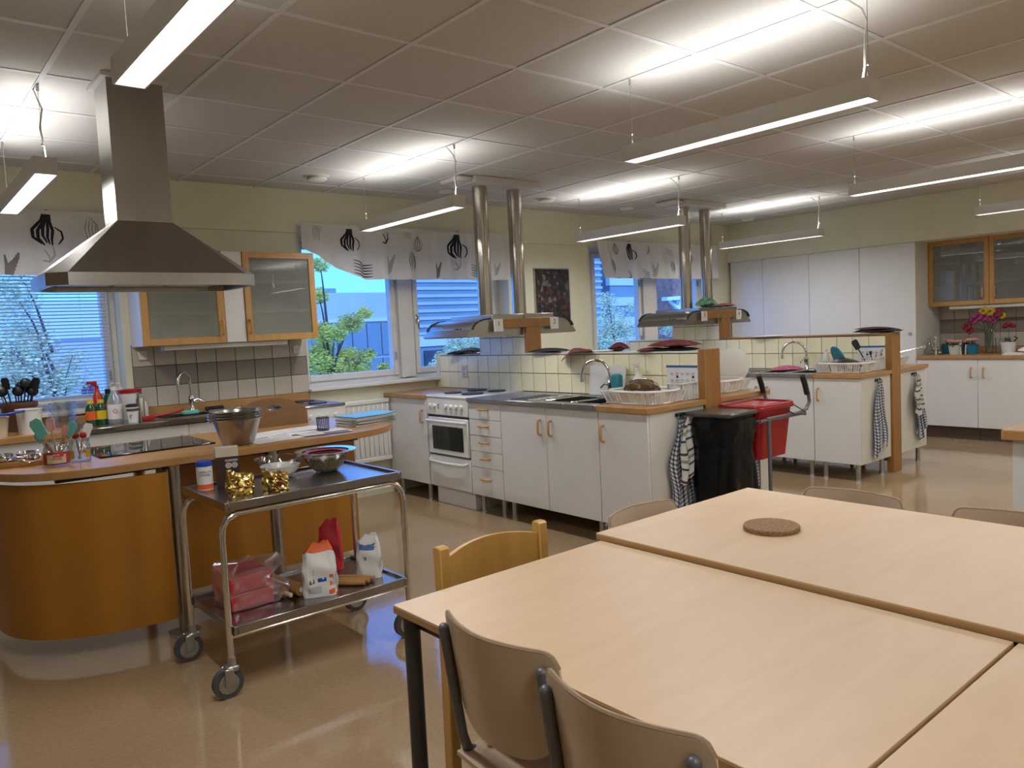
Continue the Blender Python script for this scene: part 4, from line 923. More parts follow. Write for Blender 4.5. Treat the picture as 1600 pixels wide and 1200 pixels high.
# ---- things on island 1
towel('blue checked towel hanging on the end of the island by the bin', 3.90, 3.05, .835, .27, .60, M['check_b'], ph=1, group='towels on the island ends')
towel('striped towel with burgundy bands hanging over the checked one', 3.935, 3.015, .835, .22, .38, M['stripe_t'], ph=2.2, skew=.02, fold=.02)
towel('blue checked towel hanging behind the black bin bag', 4.64, 3.05, .83, .22, .62, M['check_b'], ph=.4)
towel('dark blue checked towel hanging on the end of the island by the tall cupboards', 6.665, 3.05, .84, .26, .60, M['check_b'], ph=2)
towel('blue checked towel on the rear end rail by the tall cupboards', 7.44, 3.05, .84, .2, .56, M['check_b'], ph=.8, skew=.05)
towel('short striped towel on the rear end rail by the tall cupboards', 7.375, 3.02, .84, .17, .34, M['stripe_t'], ph=.8)
folded('grey mitt with black loop on the ledge beside hood 1', 4.22, 5.62, 1.247, .16, .30, .045, M['greycloth'], 0, trim=M['blackcloth'], name='oven_mitt', cat='mitt')
folded('black mitt tip hanging over the tile ledge beside hood 1', 4.19, 5.78, 1.236, .13, .2, .03, M['blackcloth'], .3, name='oven_mitt', cat='mitt')
folded('black pot holder on the ledge next to the hood post marked 1 and 2', 4.24, 4.58, 1.247, .16, .34, .03, M['blackcloth'], .1)
folded('red dotted pot holder drooping over the tap of the front island', 4.17, 4.20, 1.245, .24, .25, .03, M['dotred'], math.pi*.75, droop=(1, .03, .75))
folded('white cloth strip lying along the ledge', 4.27, 4.0, 1.247, .12, .26, .012, M['paper'], 0, name='dish_cloth', cat='cloth')
folded('small red and black mitt on the ledge', 4.28, 3.86, 1.247, .12, .12, .055, M['dotred'], .3, trim=M['blackcloth'], name='oven_mitt', cat='mitt')
folded('black pot holder under the red one near the beech post', 4.28, 3.34, 1.247, .17, .33, .02, M['blackcloth'], .05)
folded('wide red dotted pot holder on a black one near the beech post', 4.28, 3.35, 1.268, .19, .34, .045, M['dotred'], .0)
folded('red dotted mitt hanging beside the stacked pot holders', 4.25, 3.53, 1.247, .17, .2, .022, M['dotred'], .6, name='oven_mitt', cat='mitt')
# white boards, bottles, sponge, rack
def bottle(name, label, x, y, z, prof, m, capm=None, cap=None, cat='bottle', group=None, label_band=None, seg=18, sc=(1, 1)):
    t = thing(name, label, cat, (x, y, z), group)
    MB().lathe(prof, (x, y, z), seg, sc).build('bottle_body', m, t, smooth=50)
    if cap: MB().lathe(cap, (x, y, z), seg).build('cap', capm, t)
    if label_band:
        r_, a, b, lm = label_band; MB().lathe([(r_, a), (r_, b)], (x, y, z), seg, sc).build('label', lm, t)
    return t
def spray(t, x, y, z, m, d=(-1, 0)):
    MB().cyl((x, y, z), (x, y, z+.03), .013, seg=12).box(x-.014+d[0]*.012, y-.014+d[1]*.012, z+.028, x+.014+d[0]*.012, y+.014+d[1]*.012, z+.06, .005).box(x+d[0]*.04-.008-abs(d[0])*.015, y+d[1]*.04-.008-abs(d[1])*.015, z+.042, x+d[0]*.04+.008+abs(d[0])*.015, y+d[1]*.04+.008+abs(d[1])*.015, z+.06, .003).tube([(x+d[0]*.03, y+d[1]*.03, z+.042), (x+d[0]*.04, y+d[1]*.04, z+.02), (x+d[0]*.034, y+d[1]*.034, z-.005)], .005, 6).build('spray_head', m, t)
cb = thing('cutting_board', 'white plastic cutting board leaning on the tiles behind the tap', 'cutting board', (4.17, 3.89, ZI))
MB().box(4.160, 3.71, ZI, 4.172, 4.07, ZI+.225, .004, R=Matrix.Rotation(math.radians(5), 3, 'Y')).build('board', M['pwhite'], cb)
b = bottle('spray_bottle', 'white spray bottle standing behind the metal pan', 4.14, 3.565, ZI, [(0, 0), (.038, 0), (.04, .02), (.04, .11), (.03, .15), (.014, .175), (.014, .19), (0, .19)], M['pwhite'], label_band=(.0405, .03, .10, M['paper'])); spray(b, 4.14, 3.565, ZI+.185, M['pwhite'], (0, 1))
sp = thing('sponge_holder', 'tall teal holder beside the tap of the front island', 'holder', (4.06, 3.70, ZI))
MB().box(4.03, 3.665, ZI, 4.095, 3.735, ZI+.165, .01).build('holder_body', M['teal'], sp)
MB().box(4.04, 3.675, ZI+.15, 4.085, 3.725, ZI+.168, .004).build('rim_inset', M['teal'], sp)
dish_rack('white dish rack holding a metal pan on the front island', 3.70, 4.06, 3.07, 3.53, ZI)
cutlery_basket('white cutlery basket beside the beech post of the front island', 4.11, 3.17, ZI)
pn_ = thing('frying_pan', 'steel frying pan lying tilted in the dish rack', 'pan', (3.88, 3.34, ZI+.03))
Rt = Matrix.Rotation(math.radians(24), 4, 'Y') @ Matrix.Rotation(math.radians(-14), 4, 'X')
MB().lathe([(0, .045), (.088, .045), (.11, .03), (.122, 0), (.118, 0), (.105, .028), (.086, .04), (0, .04)], (0, 0, 0), 30).xf(T4(3.90, 3.33, ZI+.085) @ Rt).build('pan_bowl', M['chrome'], pn_, smooth=50)
MB().box(-.012, .13, .0, .012, .31, .007, .003).xf(T4(3.90, 3.33, ZI+.085) @ Rt).build('pan_handle', M['chrome'], pn_)
sheet_sign('laminated sheet with blue heading on the tiles of the front island', 4.196, 3.10, 3.36, ZI+.03, ZI+.225)
# rear of island 1
dish_rack('white dish rack with a big plate on the rear of the front island', 4.45, 4.90, 3.14, 3.55, ZI)
pt = one(MB().lathe([(0, .012), (.08, .010), (.095, .016), (.14, .022), (.142, .019), (.1, .004), (.08, 0), (0, 0)], (0, 0, 0), 36).xf(T4(AT(1146, 585, Y=3.38).x, 3.38, ZI+.157) @ Matrix.Rotation(math.radians(60), 4, 'Z') @ Matrix.Rotation(math.radians(82), 4, 'Y')), 'dinner_plate', M['pwhite'], 'large white plate standing upright in the rear dish rack', 'plate', smooth=50)
# ---- things on island 2
D2 = 2.745
dish_rack('white dish rack full of lids and a teal board on the second island', 3.68+D2, 4.06+D2, 3.07, 3.52, ZI)
cutlery_basket('white cutlery basket full of utensils on the second island', 4.11+D2, 3.17, ZI)
def ladle(name, label, p0, p1, m, head, hm, cat='utensil', group=None, hs=.03):
    p0, p1 = Vector(p0), Vector(p1); t = thing(name, label, cat, p0, group)
    MB().tube([p0, p0.lerp(p1, .5), p1], .005, 6).build('handle', m, t)
    d = (p1-p0).normalized(); s = d.cross(Vector((AX_F.x, AX_F.y, 0))).normalized()
    if head == 'flat':
        q = MB(); nrm = d.cross(s); c = p1+d*hs; e = [(-.8, -1), (.8, -1), (1, .7), (.6, 1.1), (-.6, 1.1), (-1, .7)]
        pts = [c+s*(a*hs*.75)+d*(b_*hs*1.1) for a, b_ in e]
        q.face(pts); q.solid(.005); q.build('head', hm, t)
    elif head == 'spoon': MB().ball(p1+d*hs*.8, hs, (1, .5, 1)).build('head', hm, t)
    elif head == 'whisk':
        q = MB()
        for k in range(4):
            w = (s*math.cos(k*.8)+d.cross(s)*math.sin(k*.8))*hs
            q.tube([p1, p1+d*hs+w*.8, p1+d*hs*2.2+w, p1+d*hs*3, p1+d*hs*2.2-w, p1+d*hs-w*.8, p1], .0012, 4)
        q.build('head', hm, t)
    return t
bx2, by2 = 4.11+D2, 3.17
ladle('slotted_turner', 'black slotted turner in the cutlery basket of the second island', (bx2-.03, by2+.02, ZI+.02), (bx2-.11, by2+.08, ZI+.20), M['black'], 'flat', M['black'], hs=.04)
ladle('ladle', 'black ladle in the cutlery basket of the second island', (bx2, by2, ZI+.02), (bx2-.02, by2+.01, ZI+.14), M['black'], 'spoon', M['black'], hs=.02)
ladle('tongs', 'steel tongs in the cutlery basket of the second island', (bx2+.02, by2-.02, ZI+.02), (bx2+.03, by2-.06, ZI+.16), M['chrome'], 'flat', M['chrome'], hs=.012)
ladle('table_spoon', 'steel spoon in the cutlery basket of the second island', (bx2+.03, by2+.01, ZI+.02), (bx2+.01, by2-.02, ZI+.13), M['chrome'], 'spoon', M['chrome'], hs=.014)
one(MB().lathe([(0, 0), (.115, 0), (.115, .012), (0, .012)], (0, 0, 0), 26).xf(T4(3.97+D2, 3.42, ZI+.12) @ Matrix.Rotation(math.radians(60), 4, 'Y') @ Matrix.Rotation(.6, 4, 'X')), 'teal_lid', M['teal'], 'round teal lid standing in the dish rack of the second island', 'lid')
one(MB().lathe([(0, .03), (.09, .025), (.12, .0), (.116, 0), (.088, .02), (0, .025)], (0, 0, 0), 26).xf(T4(3.88+D2, 3.28, ZI+.08) @ Matrix.Rotation(math.radians(16), 4, 'X')), 'pan_lid', M['dark'], 'dark pan lid lying in the dish rack of the second island', 'lid', smooth=50)
one(MB().box(3.75+D2, 3.34, ZI+.07, 3.95+D2, 3.50, ZI+.085, .006), 'baking_tin', M['steel'], 'flat steel tin on the dish rack of the second island', 'tin')
sheet_sign('laminated sheet with blue heading on the tiles of the second island', 4.196+D2, 3.10, 3.35, ZI+.03, ZI+.215)
bottle('white_bottle', 'plain white bottle against the tiles of the second island', 4.13+D2, 3.62, ZI, [(0, 0), (.036, 0), (.038, .02), (.038, .11), (.02, .15), (.012, .165), (.012, .185), (0, .185)], M['pwhite'], M['pwhite'], [(.014, .17), (.014, .19), (0, .19)])
folded('pink dish cloth lying by the tap of the second island', 3.95+D2, 3.92, ZI+.002, .16, .26, .04, mat('pink_cloth', (.55, .12, .22), .95, var=.3, scale=60), .2, name='dish_cloth', cat='cloth')
folded('blue dish brush cloth beside the rack of the second island', 4.0+D2, 3.60, ZI+.002, .1, .12, .03, M['teal'], .2, name='dish_cloth', cat='cloth')
folded('yellow sponge behind the rack of the second island', 4.08+D2, 3.56, ZI+.002, .1, .07, .04, M['yellow'], .0, name='sponge', cat='sponge')
folded('thick black cloth folded on top of the second beech post', 4.28+D2, 3.20, 1.25, .2, .38, .045, M['blackcloth'], .05, name='dish_cloth', cat='cloth')
folded('burgundy cloth on the black one at the second beech post', 4.28+D2, 3.24, 1.285, .16, .30, .02, mat('burgundy', (.09, .015, .025), .95), .0, name='dish_cloth', cat='cloth')
folded('white papers on the ledge of the second island', 4.24+D2, 4.28, 1.247, .2, .3, .012, M['paper'], .3, name='paper_pile', cat='paper')
folded('wide red dotted pot holder on the duct of hood 4', 4.44+D2, 4.93, 1.577, .2, .2, .035, M['dotred'], .3)
folded('black cloth on the duct of hood 4', 4.36+D2, 4.96, 1.577, .26, .2, .02, M['blackcloth'], .1, name='dish_cloth', cat='cloth')
folded('green and white cloth on top of hood 3', 4.13+D2, 4.94, 1.577, .22, .2, .09, mat('green_cloth', (.10, .22, .12), .9, var=.8, scale=20), .4, name='dish_cloth', cat='cloth')
dish_rack('white dish rack on the rear of the second island behind its post', 4.45+D2, 4.80+D2, 3.14, 3.48, ZI)
ladle('steel_pan', 'long steel handled pan in the rear dish rack of the second island', (4.60+D2, 3.3, ZI+.10), (4.97+D2, 3.1, ZI+.16), M['chrome'], 'flat', M['chrome'], hs=.02, cat='pan')
# sockets on the tiles
for dx, nm in ((0, I1), (D2, I2)):
    s = thing('wall_socket', 'yellowed double socket on the tiles beside the cooker, '+nm, 'socket', (4.19+dx, 5.70, 1.07))
    MB().box(4.188+dx, 5.66, 1.03, 4.2+dx, 5.74, 1.14, .004).build('plate', M['lgrey'], s)
    for z in (1.06, 1.11): MB().cyl((4.189+dx, 5.70, z), (4.184+dx, 5.70, z), .02, .018, seg=16).build('outlet', M['tileb'], s)
# ================================================================ END WALL
ys = [6.12, 5.63, 4.985, 4.345, 3.71]
for k in range(4):
    a, b = ys[k+1], ys[k]
    lab = ['first tall white cupboard, by the window wall', 'second tall white cupboard from the window wall', 'third tall white cupboard from the window wall', 'fourth tall white cupboard, beside the glazed cabinets, with round lock'][k]
    r = cabinet(lab, '-x', XS, a, b, .64, .12, 2.205, [('door', a, b, .12, 2.205, None, None, None)], 'tall white cupboards at the end wall', body=M['white'], name='tall_cupboard', cat='cupboard')
    MB().box(XS+.05, a+.002, 0, XS+.07, b-.002, .121).build('kick_board', M['kick_brown'], r)
    if k == 3: MB().cyl((XS+.001, 3.775, 1.175), (XS-.012, 3.775, 1.175), .02, .018, seg=18).build('lock', M['galv'], r)
ye = [3.708, 3.083, 2.46, 1.83]
for k in range(3):
    a, b = ye[k+1], ye[k]
    lab = ['white base cabinet beside the tall cupboards, under the potted flowers', 'white base cabinet under the striped flower pot', 'white base cabinet at the end wall, third from the tall cupboards'][k]
    hu = a+.06 if k % 2 == 0 else b-.06
    r = cabinet(lab, '-x', XS, a, b, .66, .14, .885, [('door', a, b, .14, .885, hu, .74, True)], 'base cabinets at the end wall')
    MB().box(XS+.06, a+.002, 0, XS+.08, b-.002, .141).build('kick_board', M['kick_brown'], r)
    glazed(['beech framed glazed wall cabinet beside the tall cupboards', 'second beech framed glazed wall cabinet from the tall cupboards', 'third beech framed glazed wall cabinet from the tall cupboards'][k], '-x', 9.42, a, b, .325, 1.467, 2.205, hu, 'glazed wall cabinets at the end wall', 1.60)
one(MB().box(XS-.02, 1.82, .887, XW-.001, 3.706, .925, .003), 'worktop', M['beech'], 'beech worktop at the end wall carrying the flowers', 'worktop')
one(MB().box(9.45, 1.9, 1.425, 9.55, 3.5, 1.465, .004), 'under_cabinet_light', M['lampbody'], 'slim light fitting under the end wall glazed cabinets', 'lamp')
er = struct('trim_5', label='tiled splashback at the end wall')
MB().box(XW-.008, 1.82, .99, XW+.001, 3.706, 1.467).build('grout_bed', M['grout'], er, smooth=0)
MB().box(XW-.02, 1.82, .926, XW, 3.706, .99, .002).build('wood_strip', M['beech'], er)
tiles(er, '-x', XW-.014, 1.82, 3.706, .992, 3, .1575, [M['tileb'], M['tileg'], M['tileb']], depth=.008)
for (y_, z, r_, h, lab) in ((3.52, 1.958, .03, .12, 'near the hinge'), (3.42, 1.735, .035, .16, 'second on the middle shelf'), (3.55, 1.735, .035, .15, 'first on the middle shelf'), (3.28, 1.735, .04, .17, 'third on the middle shelf'), (3.30, 1.486, .06, .18, 'big on the bottom shelf')):
    one(MB().lathe([(0, 0), (r_, 0), (r_, h), (r_-.003, h), (r_-.003, .004), (0, .004)], (9.6, y_, z), 16), 'drinking_glass', M['plastic'], 'clear vessel inside the glazed cabinet beside the tall cupboards, '+lab, 'glass', 'vessels inside the end wall cabinet')
Z9 = .925
def P9(px, x): p = AT(px, 552, X=x); return p.y
bottle('tealight_glass', 'pale green glass holder at the tall cupboard side', 9.28, P9(1452, 9.28), Z9, [(0, 0), (.05, 0), (.055, .03), (.05, .06), (.02, .1), (.012, .19), (.009, .19), (.016, .1), (0, .06)], M['jar'], cat='ornament')
t = thing('twig_ornament', 'small silver twig cone ornament beside the glass holder', 'ornament', (9.34, P9(1462, 9.34), Z9)); q = MB(); rnd = random.Random(5)
for k in range(34):
    z = Z9+.02+.14*rnd.random(); rr = .055*(1-(z-Z9)/.2); a = rnd.random()*6.3; q.ball((9.34+rr*math.cos(a), P9(1462, 9.34)+rr*math.sin(a), z), .010, u=6, v=4)
q.ball((9.34, P9(1462, 9.34), Z9+.19), .018, u=10, v=8).build('silver_beads', M['lampbody'], t); MB().cyl((9.34, P9(1462, 9.34), Z9), (9.34, P9(1462, 9.34), Z9+.18), .03, .006).build('cone_core', M['galv'], t)
def flower_pot(label, x, y, rad, h, pm, fm, nfl, stem, spread, fr=.018, extra=None):
    t = thing('flower_pot', label, 'potted flower', (x, y, Z9), 'potted flowers at the end wall')
    MB().lathe([(0, 0), (rad*.8, 0), (rad, h*.95), (rad*1.02, h), (rad*.93, h), (rad*.9, h*.85), (0, h*.85)], (x, y, Z9), 22).build('pot', pm, t)
    rnd = random.Random(int(x*100+y*999)); lv, st, fl = MB(), MB(), MB()
    for k in range(26):
        a, rr = rnd.random()*6.3, spread*rnd.random(); p = Vector((x+rr*math.cos(a), y+rr*math.sin(a), Z9+h+stem*.35*rnd.random())); e = Matrix.Rotation(a, 3, 'Z') @ Matrix.Rotation(rnd.uniform(.2, 1.2), 3, 'Y')
        lv.face([p+e @ Vector(v_) for v_ in ((0, 0, 0), (.018, -.012, 0), (.045, 0, 0), (.018, .012, 0))])
    for k in range(nfl):
        a, rr = k*2.4, spread*math.sqrt((k+.3)/nfl)*.95; p = Vector((x+rr*math.cos(a), y+rr*math.sin(a), Z9+h+stem*(.75+.25*rnd.random())))
        st.tube([(x, y, Z9+h*.8), (x+rr*.4*math.cos(a), y+rr*.4*math.sin(a), Z9+h+stem*.4), p], .002, 4)
        for j in range(7): fl.ball(p+Vector((fr*.8*math.cos(j*.9), fr*.8*math.sin(j*.9), fr*.3*math.sin(j*2))), fr*.6, (1, 1, .7), 6, 5)
    lv.build('leaves', M['leaf'], t, smooth=0); st.build('stems', M['leaf'], t); fl.build('blossoms', fm, t)
    if extra: extra(t)
    return t
M['pinkfl'] = mat('pink_petals', (.62, .30, .30), .7, var=.2); M['redfl'] = mat('red_petals', (.22, .008, .03), .6, var=.3)
M['magfl'] = mat('magenta_petals', (.26, .02, .10), .6, var=.3); M['yelfl'] = mat('yellow_petals', (.42, .28, .012), .6, var=.2)
M['bluepot'] = mat('blue_pot', (.01, .16, .26), .3, var=.08); M['whitepot'] = mat('white_pot', (.60, .57, .52), .35, var=.05)
M['striped'] = stripes('striped_pot', [(0, (.62, .59, .54)), (.6, (.10, .08, .07))], .1, .4, 'X')
flower_pot('white pot of pale pink flowers at the end wall', 9.30, P9(1492, 9.30), .065, .105, M['whitepot'], M['pinkfl'], 12, .05, .08)
flower_pot('dark blue pot partly behind the white flower pot', 9.45, P9(1480, 9.45), .06, .11, M['bluepot'], M['pinkfl'], 6, .05, .06)
flower_pot('bright blue pot of pale pink flowers beside the books', 9.30, P9(1520, 9.30), .06, .11, M['bluepot'], M['pinkfl'], 10, .06, .06)
flower_pot('white striped pot with one red flower', 9.30, P9(1576, 9.30), .075, .13, M['striped'], M['redfl'], 1, .18, .03, .05, lambda t: MB().tube([(9.28, P9(1585, 9.3), Z9+.13), (9.25, P9(1592, 9.3), Z9+.17), (9.2, P9(1590, 9.3), Z9+.19)], .006, 5).build('bent_leaf', M['black'], t))
v_ = thing('flower_vase', 'tall glass vase with magenta, red and yellow flowers', 'vase', (9.40, P9(1546, 9.40), Z9)); xv, yv = 9.40, P9(1546, 9.40)
MB().lathe([(0, 0), (.05, 0), (.05, .008), (.04, .02), (.045, .25), (.06, .28), (.057, .28), (.042, .25), (.036, .02), (0, .014)], (xv, yv, Z9), 22).build('glass_body', M['jar'], v_)
q = MB(); fs = {'magfl': MB(), 'yelfl': MB(), 'redfl': MB()}
for (dy, dz, fm, rr) in ((.22, .30, 'redfl', .05), (.19, .26, 'redfl', .04), (.14, .37, 'magfl', .045), (.09, .41, 'magfl', .05), (.03, .40, 'magfl', .05), (0, .38, 'magfl', .04), (.04, .47, 'yelfl', .045), (-.03, .46, 'yelfl', .05), (-.1, .44, 'redfl', .05), (-.15, .41, 'yelfl', .035), (.0, .43, 'redfl', .035), (-.06, .36, 'magfl', .035)):
    p = Vector((xv-.05+dy*.2, yv+dy, Z9+dz)); q.tube([(xv, yv, Z9+.03), (xv, yv+dy*.2, Z9+.26), p], .003, 4)
    for j in range(8): fs[fm].ball(p+Vector((rr*.4*math.sin(j), rr*.7*math.cos(j*.8), rr*.6*math.sin(j*.8))), rr*.45, (1, 1, 1), 6, 5)
q.build('stems', M['leaf'], v_)
for k, m_ in fs.items(): m_.build('blossoms', M[k], v_)
for k, w in enumerate((.012, .018, .014)):
    y = P9(1504+4*k, 9.34); one(MB().box(9.28, y-w/2, Z9, 9.42, y+w/2, Z9+.15-.02*k, .001, R=Matrix.Rotation(.06*(k-1), 3, 'X')), 'book', [M['pwhite'], M['black'], M['whitepot']][k], ['thin white book standing between the flower pots', 'black spined book standing between the flower pots', 'pale book leaning on the blue flower pot'][k], 'book', 'books between the flower pots')
for k in range(2): one(MB().box(9.10, 2.66-.02*k, Z9+.012*k, 9.26, 2.86-.02*k, Z9+.012*k+.011, .002), 'magazine', M['paper'], ['lower magazine lying before the striped pot', 'upper magazine lying before the striped pot'][k], 'magazine')
folded('crumpled white cloth lying on the magazines', 9.2, 2.66, Z9+.024, .16, .16, .05, M['paper'], .3, name='dish_cloth', cat='cloth')
bottle('drinking_glass', 'clear drinking glass beside the striped pot', 9.42, P9(1561, 9.42), Z9, [(0, 0), (.035, 0), (.038, .17), (.036, .17), (.033, .006), (0, .006)], M['jar'], cat='glass')
# ---------------------------------------------------------------- near bench
bn = thing('work_bench', 'white sided bench with thick beech top behind the chairs', 'bench', (4.3, .2, 0))
MB().box(3.80, -.9, .855, 4.95, 1.20, .9, .004).build('bench_top', M['beech'], bn)
MB().box(3.84, -.86, .10, 4.9, 1.165, .856, .002).build('bench_body', M['white'], bn)
MB().box(3.90, -.8, 0, 4.85, 1.1, .101).build('kick_board', M['kick_brown'], bn)
# ---------------------------------------------------------------- waste trolley
def rr_(x0, y0, x1, y1, r_=.045, n=5):
    o = []
    for (cx_, cy_, a0) in ((x1-r_, y0+r_, -90), (x1-r_, y1-r_, 0), (x0+r_, y1-r_, 90), (x0+r_, y0+r_, 180)):
        for k in range(n+1): a = math.radians(a0+90*k/n); o.append((cx_+r_*math.cos(a), cy_+r_*math.sin(a)))
    return o
TR = thing('waste_trolley', 'grey steel waste trolley frame with two black hand grips', 'trolley', (4.35, 2.86, 0))
ZF = .79
MB().tube([(4.265, 2.69, ZF), (4.80, 2.69, ZF)], .011, 8).tube([(3.98, 3.03, ZF), (4.80, 3.03, ZF)], .011, 8).tube([(3.99, 2.73, ZF), (3.99, 3.03, ZF)], .011, 8).tube([(3.99, 2.73, ZF), (4.265, 2.73, ZF)], .011, 8).tube([(4.265, 2.69, ZF), (4.265, 3.03, ZF)], .011, 8).build('top_frame', M['tube'], TR)
for x, y in ((4.02, 2.74), (4.0, 3.0), (4.36, 2.685), (4.76, 3.02)): MB().cyl((x, y, .06), (x, y, ZF), .012, seg=10).cyl((x-.01, y, .03), (x+.01, y, .03), .03, seg=14).build('leg', M['tube'], TR)
MB().tube([(4.02, 2.74, .075), (4.36, 2.685, .075), (4.76, 3.02, .075), (4.0, 3.0, .075)], .01, 6, True).build('lower_frame', M['tube'], TR)
for yy in (2.69, 3.022):
    MB().tube([(4.34, yy, ZF+.008), (4.74, yy, ZF+.008), (4.83, yy, ZF+.025), (4.872, yy, ZF+.07), (4.86, yy, ZF+.13), (4.838, yy, ZF+.165)], .012, 10).build('push_handle', M['tube'], TR)
    MB().tube([(4.845, yy, ZF+.125), (4.82, yy, ZF+.19), (4.788, yy, ZF+.25)], .019, 12).build('hand_grip', M['black'], TR)
bcx, bcy = 4.11, 2.85
bg_ = thing('bin_bag', 'black bin bag hanging in the waste trolley under a dark lid', 'bin bag', (bcx, bcy, .04))
def bag(u, v):
    a = u*2*math.pi; s = .143+.022*math.sin(v*2.6)-.05*max(0, v-.9); k = .62
    cx_, sy_ = math.cos(a), math.sin(a); rx = math.copysign(abs(cx_)**k, cx_); ry = math.copysign(abs(sy_)**k, sy_)
    w = 1+.06*math.sin(a*9+v*3)*min(1, v*2)+.04*math.sin(a*5+v*9)
    if v < .14: w = 1.09+.03*math.sin(a*6)
    return Vector((bcx+rx*s*1.1*w, bcy+ry*s*.93*w, .845-.81*v))
MB().grid(bag, 56, 26).build('bag_film', M['blackbag'], bg_, smooth=60)
MB().grid(lambda u, v: bag(u, .02+.2*v)+Vector(((bag(u, .1).x-bcx)*.07*(1-.4*v), (bag(u, .1).y-bcy)*.07*(1-.4*v), -.012*math.sin(u*31)*v)), 56, 4).build('folded_skirt', M['blackbag'], bg_, smooth=60)
ld = MB().prism(rr_(3.925, 2.69, 4.28, 3.035, .05), .846, .870, 'z', .006).build('lid', mat('lid_grey', (.06, .055, .05), .22, var=.1), TR); ld['label'] = 'flat dark grey lid'
rb = thing('red_bucket', 'square red plastic bucket with lid hanging in the trolley', 'bucket', (4.51, 2.86, .53))
q = MB(); lo, hi = rr_(4.335, 2.745, 4.68, 2.985), rr_(4.305, 2.715, 4.71, 3.015)
q.grid(lambda u, v: (lo[round(u*len(lo)) % len(lo)][0]*(1-v)+hi[round(u*len(lo)) % len(lo)][0]*v, lo[round(u*len(lo)) % len(lo)][1]*(1-v)+hi[round(u*len(lo)) % len(lo)][1]*v, .53+.33*v), len(lo), 4).prism(lo, .528, .535, 'z')
q.build('bucket_body', M['red'], rb, smooth=60)
l2 = MB().prism(rr_(4.275, 2.70, 4.725, 3.03), .845, .872, 'z', .005).build('bucket_lid', M['red'], rb)
MB().tube([(x, y, .876) for x, y in rr_(4.285, 2.71, 4.715, 3.02)], .009, 6, True).build('lid_rim', M['red'], l2)
MB().box(4.36, 2.76, .87, 4.64, 2.97, .879, .004).build('lid_panel', M['red'], l2)
MB().tube([(4.715, 2.72, .855), (4.77, 2.66, .80), (4.75, 2.65, .785), (4.64, 2.67, .80), (4.56, 2.69, .845)], .004, 6).build('carry_wire', M['black'], rb)
# ================================================================ TABLES AND CHAIRS
def table(label, x0, x1, y0, y1, zt, legs_at=None):
    t = thing('school_table', label, 'table', ((x0+x1)/2, (y0+y1)/2, 0), 'birch topped school tables pushed together')
    MB().box(x0, y0, zt-.024, x1, y1, zt-.002, .003).build('edge_core', M['birchE'], t)
    MB().box(x0+.001, y0+.001, zt-.004, x1-.001, y1-.001, zt, .001).build('table_top', M['birch'], t)
    i = .045
    MB().box(x0+i, y0+i, zt-.065, x1-i, y0+i+.025, zt-.024).box(x0+i, y1-i-.025, zt-.065, x1-i, y1-i, zt-.024).box(x0+i, y0+i, zt-.065, x0+i+.025, y1-i, zt-.024).box(x1-i-.025, y0+i, zt-.065, x1-i, y1-i, zt-.024).build('apron_frame', M['tubeD'], t)
    for x in (x0+.035, x1-.035):
        for y in (y0+.035, y1-.035): MB().cyl((x, y, .01), (x, y, zt-.024), .022, seg=18).cyl((x, y, 0), (x, y, .015), .024, seg=14).build('leg', M['tubeD'], t)
    return t
table('birch topped table where two plywood chairs are pushed in', 1.018, 1.826, .552, 1.764, .73)
table('slightly higher birch topped table carrying the cork mat', 1.834, 2.742, .0, 1.795, .748)
table('birch topped table without anything on it, next to the two chair table', 1.018, 1.826, -.66, .545, .73)
one(MB().lathe([(0, .0), (.088, 0), (.09, .003), (.09, .013), (.087, .016), (0, .016)], (2.237, 1.378, .748), 40), 'cork_mat', M['cork'], 'round cork mat on the higher birch table', 'mat')
def ply_chair(label, x, y, rz, zs=1.0, group='grey tubed plywood chairs'):
    """facing local +x, backrest face at local x = 0"""
    t = thing('plywood_chair', label, 'chair', (x, y, 0), group, rz); t.scale = (1, 1, zs)
    hw = .19
    def bk(u, v):
        yy = (u-.5)*2*hw; e = abs(u-.5)*2
        zb = .545+.10*e**4
        ztop = .802-.032*(1-math.sqrt(max(0, 1-max(0, (e-.84)/.16)**2)))
        z = zb+(ztop-zb)*v
        return Vector((.055*e**1.8-.0-(z-.8)*.14, yy, z))
    MB().grid(bk, 48, 8).solid(.010).build('backrest', M['ply'], t, True, 60)
    MB().tube([bk(k/48, 1)+Vector((-.005, 0, .0)) for k in range(49)], .0054, 6).build('backrest_edge', M['plyE'], t, True)
    def seat(u, v):
        return Vector((.05+.385*u, (v-.5)*.38*(1-.06*(1-u)), .455-.012*math.sin(math.pi*v)*(1-u)+(-.015*max(0, (u-.85)/.15)**2)))
    MB().grid(seat, 12, 12).solid(.011).build('seat', M['ply'], t, True, 60)
    for s in (-1, 1):
        yy = s*.170
        MB().tube([(.026, yy, .765), (.040, yy, .66), (.053, yy, .57), (.064, yy, .49), (.078, yy, .452), (.115, yy, .434), (.38, yy*.97, .432)], .0125, 10).ball((.026, yy, .765), .0125, u=10, v=6).build('back_tube', M['tube'], t, True)
        MB().tube([(.36, yy*.95, .432), (.405, yy*1.02, .41), (.43, yy*1.1, .0)], .0125, 10).build('front_leg', M['tube'], t, True)
        MB().tube([(.16, yy, .432), (.11, yy*1.03, .41), (.03, yy*1.1, .0)], .0125, 10).build('rear_leg', M['tube'], t, True)
        for z in (.755, .64): MB().cyl((.056-(z-.8)*.14, yy*.93, z), (.062-(z-.8)*.14+.004, yy*.93, z), .008, seg=10).build('screw', M['chrome'], t, True)
        MB().cyl((.12, yy*.85, .458), (.12, yy*.85, .464), .008, seg=10).build('screw', M['chrome'], t, True)
    return t
ply_chair('plywood chair pushed in at the table corner', .945, 1.285, 0)
ply_chair('plywood chair pushed in close beside the corner chair', .90, .885, 0)
